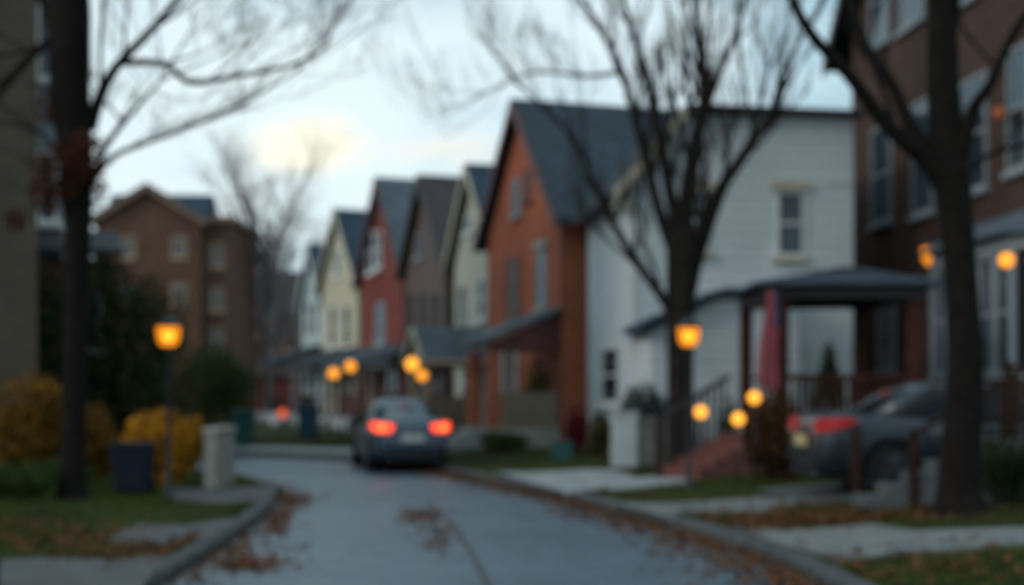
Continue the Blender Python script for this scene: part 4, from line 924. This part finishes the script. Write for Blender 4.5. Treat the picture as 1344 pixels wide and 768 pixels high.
        MB().ball((.62,s_*1.0,1.0),.11,.6,.8,.6).beam((.62,s_*.86,.97),(.62,s_*.98,.99),.04,.04).build('mirror', paint, o, True)
        for x in (.15,-.85): MB().box(x-.09,x+.09,*sorted((s_*.915,s_*.945)),.80,.83).build('door_handle', M['chrome'], o)
        MB().tube([(-2.36,s_*.55,.28),(-2.2,s_*.55,.28)], .04, 12).build('exhaust', M['chrome'], o, True)
    MB().box(-2.385,-2.36,-.26,.26,.62,.76).build('number_plate', M[plate], o)
    MB().box(-2.40,-2.30,-.68,.68,.45,.5).box(-2.36,-2.25,-.6,.6,.24,.36).box(-2.375,-2.34,-.5,.5,.79,.81).build('bumper_trim', M['black_plastic'], o)
    MB().box(-1.225,-1.12,-.14,.14,1.30,1.325).build('brake_light', M['tail_dull'], o)
    MB().box(2.26,2.34,-.45,.45,.38,.62).build('grille', M['black_plastic'], o)
    MB().box(-2.0,2.0,-.7,.7,.17,.3).build('underbody', M['black_plastic'], o)
    return o
hd = R(90+13); L0 = at(543,622,29.4); f_ = Vector((math.cos(hd),math.sin(hd)))
car('moving_car', (L0.x+f_.x*2.3,29.4+f_.y*2.3,.0), hd, 'blue grey car with lit brake lights driving away down the lane', M['car_blue'], 'rim', True, .93, 1.14)
hd = R(5); rc = Vector((4.0,19.35)); f_ = Vector((math.cos(hd),math.sin(hd)))
cz = g(5.5,20); car('parked_car', (rc.x+f_.x*2.3, rc.y+f_.y*2.3, cz), hd, 'grey sedan parked beside the gazebo, behind the nearest tree', M['car_grey'], 'rim_dark', False, 1.0, 1.03, 'plate_yellow')

# ------------------------------------------------------------------ wooden steps beside the near tree
zs = g(4.6,17.1); o = thing('wooden_steps', (4.25,17.0,zs), 0, 'short flight of steps with brown wooden handrails behind the nearest trunk', 'steps')
st = MB(); n = 6
for k in range(n): st.box(.3*k,.3*(k+1)-.002 if k < n-1 else 3.3,-.0,.8,-.1,.14*(k+1))
st.build('treads', M['dark_concrete'], o)
for yy,x_ in ((.0,.55),(.8,.06)):
    for xx in (x_, 1.95): MB().box(xx-.05,xx+.05,yy-.05,yy+.05,-.1+(xx > 1)*.8,(.14*6 if xx > 1 else 0)+.95).build('newel_post', M['brown_post'], o)
    r = MB()
    if yy == 0: r.beam((x_,yy,.9),(1.95,yy,1.72),.07,.06)
    r.beam((1.95,yy,1.72),(3.3,yy,1.72),.07,.06)
    if yy == 0:
        for k in range(5): q = 1.15+k*.15; r.box(q-.018,q+.018,yy-.018,yy+.018,.14*(q/.3)+.05,.9+.82*(q-x_)/(1.95-x_))
    for k in range(9): q = 2.1+k*.14; r.box(q-.018,q+.018,yy-.018,yy+.018,.84,1.7)
    r.build('handrail', M['brown_post'], o)

# ------------------------------------------------------------------ walls, bins, shrubs
wz = g(2.3,27); o = thing('garden_wall', (1.9,26.9,wz), 0, 'low stone planter wall with a white end pier left of the forked tree', 'wall')
MB().box(0,.47,-.05,.42,-.2,.98).box(-.03,.5,-.08,.45,.98,1.04).build('pier', M['white_paint'], o, bevel=.01)
MB().box(.48,1.05,0,.35,-.2,.86).box(.475,1.06,-.03,.38,.86,.93).build('wall', M['fieldstone'], o, bevel=.01)
p = at(284,645,22.6); o = thing('garden_wall', (p.x,22.6,g(p.x,22.6)), R(0), 'pale grey stone wall end beside the yellow shrub on the left', 'wall')
MB().box(-.2,.0,0,1.5,-.2,.92).build('wall', M['grey_stone'], o, bevel=.015); MB().box(-.23,.03,-.03,1.53,.921,.985).build('coping', M['stone'], o, bevel=.01)

def bin_(px, base_py, Y, w_, h_, mat, label, lid=True):
    x = at(px,0,Y).x; z = g(x,Y); z = max(z,.1); o = thing('wheelie_bin', (x,Y,z), 0, label, 'bin', 'wheeled bins left out by the lawns')
    a = w_/2; MB().loft([[(-a*.8,-a*.8,.05),(a*.8,-a*.8,.05),(a*.8,a*.8,.05),(-a*.8,a*.8,.05)],[(-a,-a,h_*.9),(a,-a,h_*.9),(a,a,h_*.9),(-a,a,h_*.9)]]).build('body', M[mat], o, bevel=.015)
    MB().box(-a*1.06,a*1.06,-a*1.1,a*1.06,h_*.9+.002,h_*.96).box(-a*.9,a*.9,-a*.9,a*.9,h_*.96,h_).build('lid', M[mat], o, bevel=.01)
    for s_ in (-1,1): MB().tube([(s_*a*.7,a*.85,.1),(s_*a*.9,a*.85,.1)], .1, 16).build('wheel', M['rubber'], o)
    MB().tube([(-a*.8,a*1.15,h_*.88),(a*.8,a*1.15,h_*.88)], .015, 8).build('handle', M['black_plastic'], o)
bin_(175,650,21.4,.56,.78,'dark_bin','dark navy bin in front of the yellow shrub')
bin_(319,600,39.8,.62,1.05,'green_bin','dark green bin beyond the bend of the road, by the round green shrub')
bin_(405,588,43.5,.62,1.05,'blue_bin','blue bin on the far lawn under the amber globes')
p = gp(737,603); o = thing('recycling_box', (p.x,p.y,p.z), R(10), 'small teal recycling box beside the crimson shrub', 'box')
MB().loft([[(-.17,-.13,0),(.17,-.13,0),(.17,.13,0),(-.17,.13,0)],[(-.22,-.17,.34),(.22,-.17,.34),(.22,.17,.34),(-.22,.17,.34)]]).build('body', M['teal_box'], o, bevel=.01)
MB().box(-.24,.24,-.19,.19,.341,.38).build('lid', M['teal_box'], o, bevel=.01)

yel = leafmat('yellow autumn leaf', (.16,.065,.01), (.5,.22,.015), .6, 3.5, (.66,.32,.03))
ochre = leafmat('ochre autumn leaf', (.06,.032,.01), (.2,.095,.014), .6, 3.5, (.32,.16,.02))
ever = leafmat('dark evergreen leaf', (.011,.018,.008), (.028,.04,.014), .6, 1.5, (.065,.062,.018))
green = leafmat('green shrub leaf', (.02,.042,.01), (.042,.075,.017), .6, 2.5, (.07,.1,.022))
olive = leafmat('olive leaf', (.035,.038,.012), (.085,.075,.02), .6, 3, (.15,.09,.022))
crim = leafmat('crimson leaf', (.08,.012,.02), (.17,.02,.03), .6, 4)
russ = leafmat('russet leaf', (.04,.02,.01), (.085,.04,.015), .7, 3, (.11,.05,.02))
teal = leafmat('blue green leaf', (.01,.025,.022), (.02,.045,.038), .6, 3)
def B(px, base, Y, wpx, hpx_top, n, size, mat, label, cat='shrub', name='shrub', group=None, seed=0, lumps=6, ry=None):
    x = at(px,0,Y).x; z = max(g(x,Y),.1); r = wpx/2/F*Y; h = CH-(hpx_top-HY)/F*Y-z
    return bush(name, (x,Y,z), r, ry or r*.8, h, n, size, mat, label, cat, group, lumps, seed)
B(212,645,22.9,138,538,9000,.07,yel,'bright yellow autumn shrub between the dark bin and the stone wall end', seed=1)
B(128,640,24.6,60,528,3500,.07,ochre,'small yellow shrub showing just right of the left trunk', seed=2)
B(35,640,23.6,115,486,6000,.08,ochre,'tall ochre shrub left of the left trunk', seed=3)
B(25,675,19.5,110,606,5000,.05,green,'low dark shrub at the lower left edge of the lawn', seed=4)
B(88,640,21.6,90,600,2500,.05,green,'low dark shrub at the foot of the left tree', seed=40)
B(282,590,42.5,128,450,9000,.09,green,'round green shrub across the road behind the stone wall end', seed=5)
def evergreen(px, Y, wpx, top, label, n, seed, mat=ever):
    random.seed(seed); x = at(px,0,Y).x; z = g(x,Y); z = max(z,.1); h = CH-(top-HY)/F*Y-z; r = wpx/2/F*Y
    o = thing('evergreen_tree', (x,Y,z), 0, label, 'tree'); MB().tube([(0,0,-.1),(.03,0,h*.4),(0,.02,h*.85)], [.12,.08,.02], 10).build('trunk', M['bark'], o, True)
    bl = []
    for i in range(16):
        f_ = (i+.5)/16; a_ = i*2.4; k = r*(1-.45*f_)*.55; bl.append((math.cos(a_)*k, math.sin(a_)*k, h*(.12+.76*f_), r*(.62-.28*f_), r*(.62-.28*f_), h*.13))
    cloud('crown', bl, n, .1, mat, o, .2)
evergreen(40,28.5,190,318,'broad dark evergreen tree behind the ochre shrub at the left edge',11000,1)
evergreen(150,29.5,175,322,'dark evergreen tree between the left trunk and the left lamp',10000,2)
evergreen(208,32.5,135,352,'shorter dark evergreen tree directly behind the left lamp head',6000,3, olive)
B(663,600,34,72,566,3500,.06,green,'low dark green shrub in front of the orange house porch', seed=6)
B(704,522,36.3,50,468,2500,.07,green,'dark green shrub filling the orange house porch opening', seed=16)
B(757,600,32.5,36,532,2500,.06,crim,'crimson shrub between the orange house and the white house', seed=7)
B(788,605,30.2,40,540,3000,.06,olive,'olive brown shrub left of the white end pier', seed=8)
B(843,600,27.75,84,502,6500,.06,teal,'dark blue green shrub behind the stone planter wall', seed=9)
B(1012,640,21.9,88,512,8000,.06,russ,'russet brown shrub beside the rear of the parked car', seed=10, lumps=8)
B(478,600,47,48,540,2500,.08,green,'dark shrub behind the left side of the moving car', seed=11)
B(560,600,42,40,548,1800,.07,green,'dark shrub by the cream house porch, behind the moving car', seed=12)
B(1330,660,16.9,120,560,0+3500,.05,ever,'dark shrub at the right edge below the handrails', seed=13)
B(955,560,25.2,30,516,1500,.05,green,'small green shrub at the foot of the gazebo, behind the steps', seed=14)
B(600,600,39.5,60,560,2500,.06,olive,'brownish shrub right of the moving car', seed=15)
# potted cone evergreen on the deck
p = at(1088,502,25.6); zf = GZ+fl+.0; o = thing('potted_evergreen', (p.x,25.6,zf), 0, 'small cone shaped evergreen in a pot on the gazebo deck', 'potted plant')
MB().lathe([(.12,.001),(.17,.28),(.19,.3),(.17,.31)], n=16).build('pot', M['terracotta'], o, True)
hh = CH-(455-HY)/F*25.6-zf; bl = [(0,0,.3+(hh-.3)*f_,.36*(1.05-f_*.85),.36*(1.05-f_*.85),(hh-.3)*.2) for f_ in (.15,.3,.45,.6,.75,.88)]
cloud('foliage', bl, 3500, .05, ever, o); MB().tube([(0,0,.2),(0,0,hh*.9)], [.02,.008], 6).build('stem', M['bark'], o)
